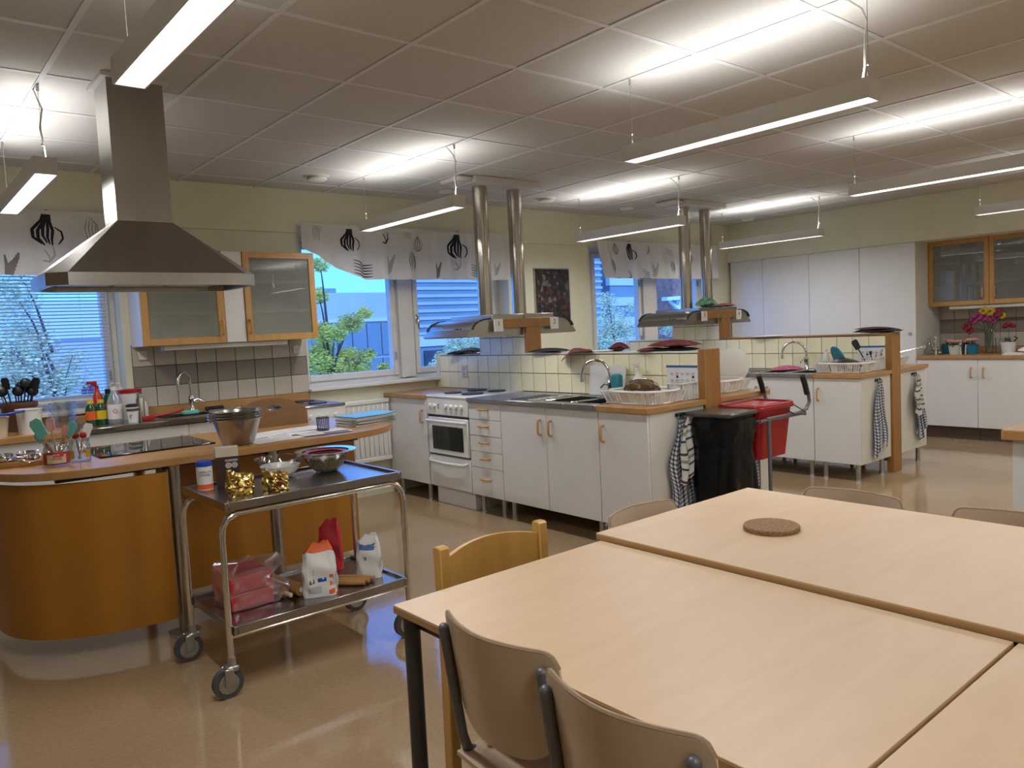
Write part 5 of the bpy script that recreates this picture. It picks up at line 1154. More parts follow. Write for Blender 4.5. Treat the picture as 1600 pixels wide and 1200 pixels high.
ply_chair('plywood chair at the end of the higher table, facing the cork mat', 2.165, 1.915, -math.pi/2, .945)
ply_chair('plywood chair behind the higher table, nearer the bin', 2.85, 1.385, math.pi, .955)
ply_chair('plywood chair behind the higher table, next to the bench', 2.85, .84, math.pi, .955)
wc = thing('beech_chair', 'yellow beech chair with curved top rail at the table end', 'chair', (1.475, 1.90, 0), None, -math.pi/2)
for s in (-1, 1):
    y = s*.20
    MB().prism([(-.02, 0), (.02, 0), (.028, .42), (.02, .80), (.012, .806), (-.012, .806), (-.02, .80), (-.014, .42)], y-.018, y+.018, 'y', .003).build('rear_post', M['chairw'], wc, True)
    MB().box(.37, y-.018, 0, .41, y+.018, .43, .004).build('front_leg', M['chairw'], wc, True)
    MB().box(.02, y-.011, .37, .38, y+.011, .43, .002).build('side_rail', M['chairw'], wc, True)
def crest(u, v): return Vector((-.002-.035*(1-(2*u-1)**2), (u-.5)*.37, .655+.115*v+.022*(1-(2*u-1)**2)*v))
MB().grid(crest, 16, 4).solid(.014).build('top_rail', M['chairw'], wc, True, 60)
MB().box(.0, -.19, .428, .42, .19, .45, .006).build('seat', M['chairw'], wc, True)
MB().box(.37, -.19, .37, .395, .19, .43).box(.01, -.19, .37, .03, .19, .43).build('seat_rail', M['chairw'], wc, True)
# ================================================================ SERVING TROLLEY
ct = thing('serving_trolley', 'two shelf stainless serving trolley on castors', 'trolley', (1.47, 3.38, 0))
xa, xb_, ya, yb_ = 1.05, 1.885, 3.14, 3.62
def tray(z, nm):
    q = MB().box(xa+.012, ya-.03, z-.034, xb_-.012, yb_+.03, z-.030)
    for a in ((xa+.0, ya-.035, xa+.016, yb_+.035), (xb_-.016, ya-.035, xb_, yb_+.035), (xa+.016, ya-.035, xb_-.016, ya-.019), (xa+.016, yb_+.019, xb_-.016, yb_+.035)): q.box(a[0], a[1], z-.036, a[2], a[3], z, .002)
    q.box(xa+.014, ya-.021, z-.03, xb_-.014, yb_+.021, z-.012)
    q.build(nm, M['steel2'], ct)
tray(.805, 'top_shelf'); tray(.292, 'lower_shelf')
for yy in (ya-.012, yb_+.012):
    MB().tube([(xa-.012, yy, .15)]+[(xa-.012, yy, .66), (xa-.006, yy, .705), (xa+.016, yy, .738), (xa+.055, yy, .752)]+[(xb_-.055, yy, .752), (xb_-.016, yy, .738), (xb_+.006, yy, .705), (xb_+.012, yy, .66)]+[(xb_+.012, yy, .15)], .0135, 12).build('frame_tube', M['chrome'], ct)
    MB().tube([(xa-.012, yy, .245), (xb_+.012, yy, .245)], .009, 8).build('shelf_rail', M['chrome'], ct)
    for xx in (xa-.012, xb_+.012):
        c = MB().cyl((xx, yy, .13), (xx, yy, .165), .018, seg=14).box(xx-.03, yy-.024, .105, xx+.022, yy+.024, .132, .006).box(xx-.038, yy-.026, .05, xx+.0, yy-.018, .125, .004).box(xx-.038, yy+.018, .05, xx+.0, yy+.026, .125, .004).build('castor_fork', M['galv'], ct)
        MB().cyl((xx-.022, yy-.014, .062), (xx-.022, yy+.014, .062), .062, seg=28).build('castor_tyre', M['rubber'], ct)
        MB().cyl((xx-.022, yy-.0165, .062), (xx-.022, yy+.0165, .062), .042, seg=24).cyl((xx-.022, yy-.024, .062), (xx-.022, yy+.024, .062), .008, seg=10).build('castor_hub', M['galv'], ct)
ZT, ZB = .793, .281
tn = bottle('sugar_tin', 'white vanilla sugar tin with blue lid on the trolley', 1.125, 3.56, ZT, [(0, 0), (.034, 0), (.035, .004), (.035, .112), (0, .112)], M['pwhite'], M['blue'], [(.0365, .107), (.0365, .126), (.034, .129), (0, .129)], cat='tin', label_band=(.0354, .004, .026, M['orange']))
vd = Vector((1.125, 3.56, 0)).normalized(); VA = math.atan2(1.125, 3.56)
FACE_CAM = Matrix.Rotation(-VA, 4, 'Z') @ FACE_NY
inkb = mat('ink_navy', (.02, .03, .10), .6)
text('VANILLIN', .0125, T4(1.125-vd.x*.0358, 3.56-vd.y*.0358, ZT+.083) @ FACE_CAM, inkb, tn)
text('SOCKER', .0125, T4(1.125-vd.x*.0358, 3.56-vd.y*.0358, ZT+.069) @ FACE_CAM, inkb, tn)
cc = thing('cocoa_carton', 'tall dark brown and cream carton with two ringed eyes on the trolley', 'carton', (1.235, 3.575, ZT))
c0 = Matrix.Rotation(-.28, 4, 'Z'); CM = T4(1.235, 3.575, ZT) @ c0
bm1 = mat('carton_brown', (.045, .016, .012), .45, var=.08); bm2 = mat('carton_cream', (.55, .47, .36), .5, var=.05)
MB().box(-.05, -.034, 0, .05, .034, .135, .001).xf(CM).build('carton_body', bm1, cc); MB().box(-.0502, -.0342, .135, .0502, .0342, .178, .001).xf(CM).build('carton_top', bm2, cc)
q = MB()
for ex in (-.0, .03):
    for r0, r1 in ((.014, .0165), (.0085, .011), (.0, .005)): q.lathe([(r0, 0), (r1, 0)], (0, 0, 0), 20) if False else None
for ex in (.004, .031):
    for r0, r1 in ((.0105, .0132), (.0055, .008), (0.0, .003)):
        n = 20
        for k in range(n):
            a, b = 2*math.pi*k/n, 2*math.pi*(k+1)/n
            q.face([(ex+r1*math.cos(a), -.0348, .095+r1*math.sin(a)), (ex+r1*math.cos(b), -.0348, .095+r1*math.sin(b)), (ex+max(r0, .0004)*math.cos(b), -.0348, .095+max(r0, .0004)*math.sin(b)), (ex+max(r0, .0004)*math.cos(a), -.0348, .095+max(r0, .0004)*math.sin(a))])
for zz in (.114, .120): q.face([(-.01, -.0348, zz), (.045, -.0348, zz), (.045, -.0348, zz+.0025), (-.01, -.0348, zz+.0025)])
q.xf(CM).build('printed_eyes', M['paper'], cc, smooth=0)
q = MB()
for k in range(6): q.face([(-.0503, .02, .03+.013*k), (-.0503, -.02, .03+.013*k), (-.0503, -.02, .033+.013*k), (-.0503, .02, .033+.013*k)])
q.xf(CM).build('printed_text', mat('print_tan', (.25, .15, .11), .6), cc, smooth=0)
def gold_pack(label, x, y, w, d, h, rz, peak):
    t = thing('gold_package', label, 'package', (x, y, ZT), 'gold foil coffee packs'); rnd = random.Random(int(x*1000))
    q = MB()
    g = bmesh.ops.create_cube(q.bm, size=1); bmesh.ops.subdivide_edges(q.bm, edges=q.bm.edges[:], cuts=7, use_grid_fill=True)
    for v in q.bm.verts:
        n = v.co.copy(); n = n.lerp(n.normalized()*.58, .45)
        v.co = Vector((n.x*w, n.y*d, (n.z+.42)*h*1.1))+Vector((rnd.uniform(-1, 1), rnd.uniform(-1, 1), rnd.uniform(-1, 1)))*.0065
        if n.z > .38: v.co.z += peak*max(0, (-n.x)*1.6-.1)*(.6+.8*rnd.random())
        v.co.z = max(0, v.co.z)
    q.xf(T4(x, y, ZT) @ Matrix.Rotation(rz, 4, 'Z')).build('foil', M['gold'], t, smooth=0)
    q = MB().lathe([(0, .0), (.011, 0), (.012, -.002)], (0, 0, 0), 14).xf(T4(x, y, ZT) @ Matrix.Rotation(rz, 4, 'Z') @ T4(w*.2, -d*.50-.004, h*.42) @ Matrix.Rotation(math.radians(90), 4, 'X')).build('printed_medallion', mat('foil_red', (.22, .02, .02), .35, .4), t)
    return t
gold_pack('crumpled gold foil pack with a raised corner in front of the carton', 1.195, 3.32, .112, .088, .082, -.25, .05)
gold_pack('crumpled gold foil pack lying beside the glass flour bowl', 1.335, 3.27, .105, .085, .075, -.5, .03)
def bowl(t, x, y, z, r0, r1, h, m, name='bowl_shell', th=.003, seg=32):
    pr = [(0, 0), (r0, 0)]+[(r0+(r1-r0)*math.sin(k/6*1.35)/math.sin(1.35), h*k/6) for k in range(1, 7)]+[(r1+.012, h+.001), (r1+.012, h+.004), (r1-.002, h+.002)]+[(r0+(r1-r0)*math.sin(k/6*1.35)/math.sin(1.35)-th, max(th, h*k/6)) for k in range(5, -1, -1)]+[(0, th)]
    return MB().lathe(pr, (x, y, z), seg).build(name, m, t, smooth=60)
gb = thing('flour_bowl', 'glass bowl holding white flour on the trolley', 'bowl', (1.47, 3.53, ZT)); bowl(gb, 1.47, 3.53, ZT, .05, .105, .095, M['jar'])
MB().lathe([(0, .006), (.05, .006), (.065, .02), (.08, .035), (.094, .062), (.05, .068), (0, .07)], (1.47, 3.53, ZT), 28).build('flour_fill', M['flour'], gb, smooth=60)
co = thing('colander_bowl', 'steel bowl of oats with a red sieve rim on the trolley', 'bowl', (1.69, 3.49, ZT)); bowl(co, 1.69, 3.49, ZT, .055, .115, .10, M['jar'])
oat = mat('oats', (.36, .25, .13), .9, var=.6, scale=180, bump=.8, bscale=240)
MB().lathe([(0, .008), (.054, .008), (.07, .022), (.09, .045), (.104, .075), (.06, .079), (0, .08)], (1.69, 3.49, ZT), 28).build('oat_fill', oat, co, smooth=60)
MB().lathe([(.086, .088), (.104, .094), (.104, .098), (.084, .096)], (1.69, 3.49, ZT), 30).build('red_band', M['red'], co); MB().lathe([(.115, .099), (.15, .104), (.15, .107), (.114, .104)], (1.69, 3.49, ZT), 30).build('steel_rim', M['chrome'], co)
# lower shelf
bxs = thing('red_box_pack', 'two red boxes stacked inside torn clear plastic film', 'box pack', (1.21, 3.42, ZB))
for k in range(2):
    bo = MB().box(1.115, 3.305, ZB+.004+.075*k, 1.305, 3.53, ZB+.073+.075*k, .003).build('red_box', M['redp'], bxs)
    MB().box(1.15, 3.3045, ZB+.010+.075*k, 1.28, 3.306, ZB+.05+.075*k).build('printed_panel', M['redp'], bo)
def film(u, v):
    a = u*2*math.pi; k = .45; c, s = math.cos(a), math.sin(a); rx, ry = math.copysign(abs(c)**k, c), math.copysign(abs(s)**k, s)
    bulge = 1+.03*math.sin(a*11+v*8)+.03*math.sin(a*5-v*13); ex = .05*max(0, c)*(1+math.sin(v*7))*(s < .3)
    return Vector((1.21+rx*.108*bulge+ex, 3.418+ry*.126*bulge, ZB+.003+.165*v+.006*math.sin(a*7)*v))
MB().grid(film, 60, 12).grid(lambda u, v: film(u, 1)*(1-v)+Vector((1.2, 3.42, ZB+.178))*v, 60, 3).build('plastic_wrap', M['film'], bxs, smooth=70)
rol = thing('paper_roll', 'roll of brown baking paper with white core on the lower shelf', 'roll', (1.42, 3.38, ZB)); d0, d1 = Vector((1.425, 3.28, ZB+.03)), Vector((1.385, 3.50, ZB+.03))
MB().cyl(d0, d1, .029, seg=22).build('paper', mat('kraft', (.33, .17, .05), .6, var=.1), rol); dd = (d0-d1).normalized(); MB().cyl(d0+dd*.002, d0-dd*.01, .011, seg=14).build('core', M['pwhite'], rol)
rp = thing('rolling_pin', 'wooden rolling pin behind the baking paper roll', 'rolling pin', (1.38, 3.33, ZB)); d0, d1 = Vector((1.37, 3.275, ZB+.02)), Vector((1.345, 3.52, ZB+.024))
MB().cyl(d0.lerp(d1, .2), d0.lerp(d1, .8), .022, seg=16).build('roller', M['beech'], rp)
for f0, f1 in ((0, .21), (.79, 1)): MB().cyl(d0.lerp(d1, f0), d0.lerp(d1, f1), .010, .011, seg=12).ball(d0.lerp(d1, 0 if f0 == 0 else 1), .011).build('grip', M['birch'], rp)
def flour_bag(name, label, x, y, w, d, h, rz, m, top, tm, bands=()):
    t = thing(name, label, 'bag', (x, y, ZB)); X = T4(x, y, ZB) @ Matrix.Rotation(rz, 4, 'Z')
    def S(u, v):
        a = u*2*math.pi; k = .5; c, s = math.cos(a), math.sin(a); rx, ry = math.copysign(abs(c)**k, c), math.copysign(abs(s)**k, s)
        n = max(0, (v-.62)/.38); sh = 1-.5*n**1.3
        return Vector((rx*w/2*(1-.15*n)*(1+.04*math.sin(a*6+v*9)+.03*math.sin(a*3-v*14)), ry*d/2*sh*(1+.07*math.sin(a*4+v*11)+.04*math.sin(a*9+v*5)), h*v*.86+.004*math.sin(a*5+v*7)*(v > .1)))
    MB().grid(S, 36, 14).xf(X).build('bag_body', m, t, smooth=50)
    def Tp(u, v):
        p = S(u, 1); return Vector((p.x*(1+.06*math.sin(u*25))*(1-.45*v)+.012*v, p.y*(1-.7*v)+top*v, p.z+h*.14*v*(1+.18*math.sin(u*12.6)+.12*math.sin(u*37.7))))
    MB().grid(Tp, 36, 5).grid(lambda u, v: Tp(u, 1)*(1-v)+Vector((0, top, h*.97))*v, 36, 2).xf(X).build('folded_top', tm, t, smooth=30)
    for (u0, u1, v0, v1, bm_) in bands:
        MB().grid(lambda u, v: S(u0+(u1-u0)*u, v0+(v1-v0)*v)*1.006+Vector((0, 0, -.0005)), 8, 4).xf(X).build('printed_patch', bm_, t, smooth=50)
    return t
lines = mat('print_lines', (.25, .24, .23), .7)
flour_bag('flour_bag', 'white flour bag with orange print and orange folded top', 1.50, 3.24, .155, .095, .235, -.35, M['pwhite'], .01, M['orange'],
          [(.78, .84, .05, .14, M['orange']), (.79, .84, .22, .32, M['orange']), (.785, .845, .4, .5, M['orange']), (.86, .99, .0, .06, M['orange']), (.68, .73, .33, .41, M['brown']), (.745, .765, .33, .41, M['blue'])]+[(.66, .75, .12+.03*k, .13+.03*k, lines) for k in range(5)]+[(.67, .73, .5+.03*k, .51+.03*k, lines) for k in range(4)]+[(.87, .97, .15+.04*k, .165+.04*k, lines) for k in range(10)])
flour_bag('red_bag', 'tall red paper bag with a twisted top at the back of the lower shelf', 1.71, 3.545, .115, .075, .255, -.5, M['redp'], .0, M['redp'], [(.8, .97, .02, .18, M['redp'])])
flour_bag('sugar_bag', 'white sugar bag with blue shoulders at the shelf corner', 1.785, 3.29, .12, .085, .205, -.45, M['pwhite'], .01, M['paper'], [(.62, .80, .80, .95, mat('blue_print', (.05, .12, .35), .5)), (.92, .99, .06, .16, M['ink']), (.68, .74, .5, .6, mat('blue_print2', (.12, .2, .4), .5))]+[(.86, .97, .35+.06*k, .37+.06*k, lines) for k in range(4)])
for k, (a, b) in enumerate((((1.60, 3.30), (1.70, 3.19)), ((1.63, 3.32), (1.73, 3.20)), ((1.655, 3.36), (1.765, 3.215)))):
    one(MB().tube([(a[0], a[1], ZB+.014), ((a[0]+b[0])/2, (a[1]+b[1])/2, ZB+.014), (b[0], b[1], ZB+.014)], .013, 10, rs=[.011, .0135, .011]), 'wooden_rod', M['beech'], ['short wooden rod nearest the flour bag with orange print', 'wooden rod lying between two others', 'long wooden rod next to the sugar bag'][k], 'rod', 'wooden rods on the lower shelf')
# ================================================================ THINGS ON THE DESK
for k in range(4):
    z = ZD+.0+.014*k; r1 = .128-.0005*k
    t = thing('steel_bowl', ['outermost steel bowl of the nested stack', 'second steel bowl of the nested stack', 'third steel bowl of the nested stack', 'innermost steel bowl of the nested stack'][k], 'bowl', (1.50, 4.14, z), 'nested steel mixing bowls on the desk')
    ra = .082
    MB().lathe([(0, 0), (ra-.006, 0), (ra, .006), (r1-.004, .137), (r1+.006, .140), (r1+.009, .144), (r1+.004, .146), (r1-.006, .142), (ra-.003, .009), (ra-.01, .004), (0, .004)], (1.50, 4.14, z), 40).build('bowl_shell', M['steel'], t, smooth=50)
    MB().tube([(1.50-r1-.004, 4.14-.02, z+.140), (1.50-r1-.022, 4.14-.012, z+.136), (1.50-r1-.022, 4.14+.012, z+.136), (1.50-r1-.004, 4.14+.02, z+.140)], .003, 6).build('hanging_loop', M['chrome'], t)
pc_ = [((1.70, 4.15), .1, 'loose white printed sheet nearest the desk edge'), ((1.86, 4.24), -.25, 'white printed sheet with dark photo band'), ((1.72, 4.38), .35, 'white printed sheet beside the steel bowls'), ((1.98, 4.42), .05, 'white printed sheet under the black mesh cup'), ((2.0, 4.14), -.1, 'printed sheet with brown picture at the desk edge')]
for k, ((x, y), rz, lab) in enumerate(pc_):
    t = thing('paper_sheet', lab, 'paper', (x, y, ZD+.0012*k), 'loose printed papers on the desk'); X = T4(x, y, ZD+.0012*k) @ Matrix.Rotation(rz, 4, 'Z')
    MB().box(-.145, -.1, .0, .145, .1, .001).xf(X).build('sheet', M['paper'], t, smooth=0)
    q = MB()
    if k in (1, 4): q.box(-.02, -.09, .001, .13, -.03, .0014)
    for j in range(6): q.box(-.13, -.07+.026*j, .001, -.03 if k in (1, 4) else .11, -.066+.026*j, .0013)
    q.xf(X).build('printed_area', mat('print_brown%d' % k, (.10, .05, .045) if k in (1, 4) else (.45, .42, .42), .6), t, smooth=0)
pcup = thing('pen_cup', 'small black wire mesh cup on the papers', 'cup', (2.03, 4.20, ZD+.006)); q = MB(); cx, cy, cz = 2.03, 4.20, ZD+.0065
for k in range(20):
    a = 2*math.pi*k/20; q.cyl((cx+.034*math.cos(a), cy+.034*math.sin(a), cz), (cx+.036*math.cos(a), cy+.036*math.sin(a), cz+.075), .0014, seg=4)
for j in range(7): q.tube([(cx+.035*math.cos(2*math.pi*k/20), cy+.035*math.sin(2*math.pi*k/20), cz+.004+.0118*j) for k in range(20)], .0013, 4, True)
q.lathe([(0, 0), (.034, 0), (.034, .002), (0, .002)], (cx, cy, cz), 20).build('wire_mesh', M['dark'], pcup)
MB().tube([(cx+.0365*math.cos(2*math.pi*k/20), cy+.0365*math.sin(2*math.pi*k/20), cz+.076) for k in range(20)], .003, 6, True).build('top_rim', M['dark'], pcup)
for k in range(7):
    z = ZD+.0085*k; rz = [.12, .02, .2, .08, .15, .05, .1][k]; m_ = [M['paper'], mat('folder_grey', (.4, .39, .37), .7), M['paper'], mat('folder_green', (.28, .36, .3), .7), M['paper'], M['paper'], mat('folder_blue', (.12, .36, .52), .45)][k]
    lab = ['bottom white folder of the pile', 'grey folder second from the bottom of the pile', 'white folder third from the bottom of the pile', 'greenish folder in the middle of the pile', 'white folder fifth in the pile', 'white folder just under the blue one', 'blue folder on top of the pile at the desk end'][k]
    def S(u, v, k=k): return Vector(((u-.5)*.31, (v-.5)*.23, .006+.02*max(0, u-.6)**2*(k > 3)*2))
    q = MB().grid(S, 8, 2).grid(lambda u, v: S(u, v)-Vector((0, 0, .0055)), 8, 2)
    for vv in (0, 1): q.grid(lambda u, v: S(u, vv)-Vector((0, 0, .0055*v)), 8, 1)
    for uu in (0, 1): q.grid(lambda u, v: S(uu, u)-Vector((0, 0, .0055*v)), 2, 1)
    q.xf(T4(2.39, 4.33, z) @ Matrix.Rotation(rz, 4, 'Z')); one(q, 'folder', m_, lab, 'folder', 'folders piled at the desk end', base=(2.39, 4.33, z))
wb = thing('shaped_board', 'brown wooden board with arched top and oval hand hole standing on the desk', 'board', (1.95, 4.78, ZD))
o_ = [(-.235, 0), (.235, 0), (.235, .10), (.20, .115), (.13, .165), (.05, .185), (-.05, .185), (-.13, .165), (-.2, .125), (-.235, .10)]
q = MB(); o2 = []
for i in range(len(o_)):
    a, b = o_[i], o_[(i+1) % len(o_)]; o2 += [(a[0]*(1-t)+b[0]*t, a[1]*(1-t)+b[1]*t) for t in (0, .25, .5, .75)]
n = len(o2); hole = [(.02+.05*math.cos(math.atan2((p[1]-.12)*2.2, p[0]-.02)), .118+.019*math.sin(math.atan2((p[1]-.12)*2.2, p[0]-.02))) for p in o2]
R0 = Matrix.Rotation(-.12, 4, 'Z')
for yy, fl in ((0, 1), (.016, 0)):
    A = [q.bm.verts.new((p[0], yy, p[1])) for p in o2]; H_ = [q.bm.verts.new((p[0], yy, p[1])) for p in hole]
    for i in range(n): q.bm.faces.new((A[i], A[(i+1) % n], H_[(i+1) % n], H_[i]))
    if fl: A0, H0 = A, H_
for i in range(n): q.bm.faces.new((A0[i], A0[(i+1) % n], A[(i+1) % n], A[i])); q.bm.faces.new((H0[i], H0[(i+1) % n], H_[(i+1) % n], H_[i]))
q.xf(T4(1.95, 4.76, ZD) @ R0).build('board', wood('brown_board', (.26, .14, .06), (.32, .18, .08), .5, (2, 2, 8)), wb)
# jars of utensils
def jar(label, x, y, r_, h, lab=None):
    t = thing('glass_jar', label, 'jar', (x, y, ZD), 'glass utensil jars on the desk')
    MB().lathe([(0, 0), (r_*.92, 0), (r_, .008), (r_, h*.72), (r_*.86, h*.82), (r_*.86, h), (r_*.82, h), (r_*.82, h*.82), (r_*.95, h*.71), (r_*.95, .01), (0, .006)], (x, y, ZD), 26).build('glass_body', M['jar'], t, smooth=50)
    MB().tube([(x+r_*.88*math.cos(2*math.pi*k/24), y+r_*.88*math.sin(2*math.pi*k/24), ZD+h*.93) for k in range(24)], .003, 5, True).build('thread_ring', M['jar'], t)
    return t
j1x, j1y, j2x, j2y = .655, 4.245, .765, 4.30
j1 = jar('glass jar with red and cream label full of spatulas', j1x, j1y, .057, .118); j2 = jar('glass jar with flower print holding red whisks', j2x, j2y, .050, .112)
va = math.atan2(-j1y, -j1x)
def patch(t, x, y, r_, a0, a1, z0, z1, m, nm='label'):
    MB().grid(lambda u, v: (x+r_*math.cos(va+a0+(a1-a0)*u), y+r_*math.sin(va+a0+(a1-a0)*u), ZD+z0+(z1-z0)*v), 10, 1).build(nm, m, t, smooth=60)
patch(j1, j1x, j1y, .0575, -1.3, 1.3, .012, .07, mat('jam_red', (.33, .02, .02), .5, var=.5, scale=60)); patch(j1, j1x, j1y, .0579, -.75, .75, .018, .06, mat('jam_cream', (.55, .46, .30), .5)); patch(j1, j1x, j1y, .0582, -.25, .55, .048, .07, M['redp'], 'brand_patch')
fc = Matrix.Rotation(va+math.pi/2, 4, 'Z') @ FACE_NY
cv = Vector((math.cos(va), math.sin(va), 0))
text('BOB', .014, T4(j1x+cv.x*.0595, j1y+cv.y*.0595, ZD+.058) @ fc, M['paper'], j1); text('HALLON', .012, T4(j1x+cv.x*.0595, j1y+cv.y*.0595, ZD+.040) @ fc, M['redp'], j1)
patch(j2, j2x, j2y, .0505, -1.2, -.5, .02, .06, M['yelfl'], 'flower_print'); patch(j2, j2x, j2y, .0505, .5, 1.1, .02, .06, M['yelfl'], 'flower_print')
sv = Vector((AX_R.x, AX_R.y, 0))
def ut(nm, label, jx, jy, lean, h, hm, head, headm, hs, back=0.):
    p0 = Vector((jx, jy, ZD+.012))-sv*lean*.25; p1 = Vector((jx, jy, ZD+h))+sv*lean+Vector((AX_F.x, AX_F.y, 0))*back
    return ladle(nm, label, p0, p1, hm, head, headm, group='utensils in the desk jars', hs=hs)
ut('spatula', 'mint silicone brush leaning out of the labelled jar', j1x, j1y, -.055, .145, M['beech'], 'flat', M['mint'], .042)
ut('spatula', 'narrow mint spatula at the outer side of the labelled jar', j1x, j1y, -.075, .12, M['beech'], 'flat', M['mint'], .022, .02)
ut('spatula', 'pink spatula standing behind the mint brush', j1x, j1y, -.03, .17, M['beech'], 'flat', M['pink'], .028, .03)
ut('spatula', 'slim pink spatula leaning towards the red whisks', j1x, j1y, .045, .15, M['beech'], 'flat', M['pink'], .02)
ut('spatula', 'mint fork spatula leaning over the second jar', j1x, j1y, .062, .145, M['beech'], 'flat', M['mint'], .032)
ut('spatula', 'grey spatula between the two jars', j1x, j1y, .078, .155, M['chrome'], 'flat', M['greycloth'], .024, .03)
ut('red_spoon', 'red ended spoon in the flower printed jar', j2x, j2y, -.012, .115, M['chrome'], 'spoon', M['red'], .017)
ut('red_spoon', 'second red ended spoon, on the hob side of the flower printed jar', j2x, j2y, .022, .118, M['chrome'], 'spoon', M['red'], .016)
ut('whisk', 'pink plastic scoop in the flower printed jar', j2x, j2y, .02, .12, M['pink'], 'flat', M['paper'], .03, .03)
# tray of measures
ty = thing('wooden_tray', 'shallow wooden tray of steel measuring cups on the desk', 'tray', (.52, 4.46, ZD))
TM = T4(.525, 4.47, ZD) @ Matrix.Rotation(-.25, 4, 'Z')
MB().box(-.16, -.11, 0, .16, .11, .008).box(-.16, -.11, .008, .16, -.1, .028, .002).box(-.16, .1, .008, .16, .11, .028, .002).box(-.16, -.1, .008, -.15, .1, .028).box(.15, -.1, .008, .16, .1, .028).xf(TM).build('tray_body', M['beech'], ty)
rnd = random.Random(11)
for k, (x, y, r_, h) in enumerate(((-.1, -.05, .035, .03), (-.02, -.06, .03, .03), (.06, -.05, .036, .035), (.11, .02, .032, .03), (-.06, .03, .04, .04), (.03, .04, .045, .045), (-.12, .05, .03, .03), (.10, -.08, .02, .015))):
    q = MB().lathe([(0, 0), (r_*.75, 0), (r_, h), (r_*.96, h), (r_*.7, .003), (0, .003)], (0, 0, 0), 18).box(r_*.9, -.006, h-.003, r_+.06, .006, h, .001).xf(Matrix.Rotation(rnd.random()*6, 4, 'Z')).xf(Matrix.Rotation(.25*rnd.random(), 4, 'X')).xf(TM @ T4(x, y, .012))
    one(q, 'measuring_cup', M['chrome'], 'steel measuring cup lying in the wooden tray', 'measuring cup', 'steel measuring cups in the tray', smooth=50)
# ================================================================ THINGS ON THE WINDOW COUNTER
def A5(px, y): return AT(px, 640, Y=y).x
b1 = [(0, 0), (.034, 0), (.036, .006), (.036, .10), (.03, .125), (.018, .14), (.018, .15), (0, .15)]
for k, (px, lm, lab) in enumerate(((142, M['orange'], 'green bottle with yellow cap and orange label'), (158, M['yellow'], 'green bottle with yellow cap and yellow label'))):
    bottle('green_bottle', lab, A5(px, 5.84), 5.84, ZL, b1, M['green'], M['yellow'], [(.021, .145), (.021, .168), (0, .168)], label_band=(.0365, .035, .095, lm), group='green bottles by the window sink')
wbt = bottle('detergent_bottle', 'white detergent bottle with warning label by the window sink', A5(180, 5.80), 5.80, ZL, [(0, 0), (.046, 0), (.048, .008), (.048, .14), (.04, .17), (.022, .205), (.018, .23), (0, .23)], M['plastic'], M['pwhite'], [(.02, .225), (.02, .25), (0, .25)], label_band=(.0486, .03, .13, M['paper']))
x5 = A5(180, 5.80); v5 = Vector((-x5, -5.80, 0)).normalized(); q = MB(); f5 = T4(x5+v5.x*.0495, 5.80+v5.y*.0495, ZL+.085) @ Matrix.Rotation(math.atan2(v5.y, v5.x)+math.pi/2, 4, 'Z')
q.tube([(.016, 0, 0), (0, 0, .016), (-.016, 0, 0), (0, 0, -.016)], .0018, 4, True).xf(f5).build('warning_diamond', M['redp'], wbt)
sb = bottle('spray_bottle', 'red spray bottle in front of the blind', A5(154, 6.0), 6.0, ZL, [(0, 0), (.04, 0), (.042, .01), (.036, .12), (.03, .19), (.016, .215), (.014, .235), (0, .235)], mat('spray_red', (.50, .04, .01), .35), seg=18); spray(sb, A5(154, 6.0), 6.0, ZL+.23, M['red'], (-1, 0))
bottle('dark_bottle', 'dark green bottle with black cap behind the detergent', A5(171, 5.97), 5.97, ZL, [(0, 0), (.036, 0), (.036, .16), (.016, .2), (.016, .21), (0, .21)], M['green'], M['black'], [(.02, .2), (.02, .23), (0, .23)], label_band=(.0364, .04, .13, M['redp']))
bottle('moss_bottle', 'olive spray flask behind the green bottles', A5(158, 6.03), 6.03, ZL, [(0, 0), (.034, 0), (.034, .13), (.02, .16), (.016, .19), (0, .19)], mat('olive', (.14, .16, .05), .4))
for k, px in enumerate((183, 191)):
    t = bottle('pump_bottle', ['clear pump bottle behind the detergent', 'clear pump bottle next to the white tub'][k], A5(px, 6.03), 6.03, ZL, [(0, 0), (.035, 0), (.035, .15), (.015, .19), (.013, .21), (0, .21)], M['plastic'], M['pwhite'], [(.015, .205), (.015, .225), (.004, .23), (.004, .26), (0, .26)], group='clear pump bottles')
    MB().tube([(A5(px, 6.03), 6.03, ZL+.26), (A5(px, 6.03)-.03, 6.01, ZL+.262)], .006, 6).build('nozzle', M['pwhite'], t)
t = bottle('plastic_tub', 'white plastic tub with red lid by the window sink', A5(205, 6.0), 6.0, ZL, [(0, 0), (.064, 0), (.075, .195), (0, .195)], M['pwhite'], M['red'], [(.079, .19), (.079, .212), (.074, .215), (0, .215)], cat='tub', seg=28)
t = bottle('paper_cup', 'white takeaway cup with brown band in front of the tub', A5(207, 5.72), 5.72, ZL, [(0, 0), (.03, 0), (.041, .11), (0, .11)], M['paper'], M['dark'], [(.043, .108), (.043, .118), (.03, .126), (0, .126)], cat='cup', seg=22, label_band=(.0395, .078, .098, M['brown']))
text("f'", .04, T4(A5(204, 5.68), 5.683, ZL+.04) @ Matrix.Rotation(-.25, 4, 'Z') @ FACE_NY, M['ink'], t)
bottle('steel_flask', 'slim steel flask beside the takeaway cup', A5(220, 5.76), 5.76, ZL, [(0, 0), (.026, 0), (.027, .15), (.02, .165), (.02, .19), (.014, .198), (0, .198)], M['steel'], M['chrome'], [(.022, .165), (.022, .19), (.012, .2), (0, .2)], cat='flask')
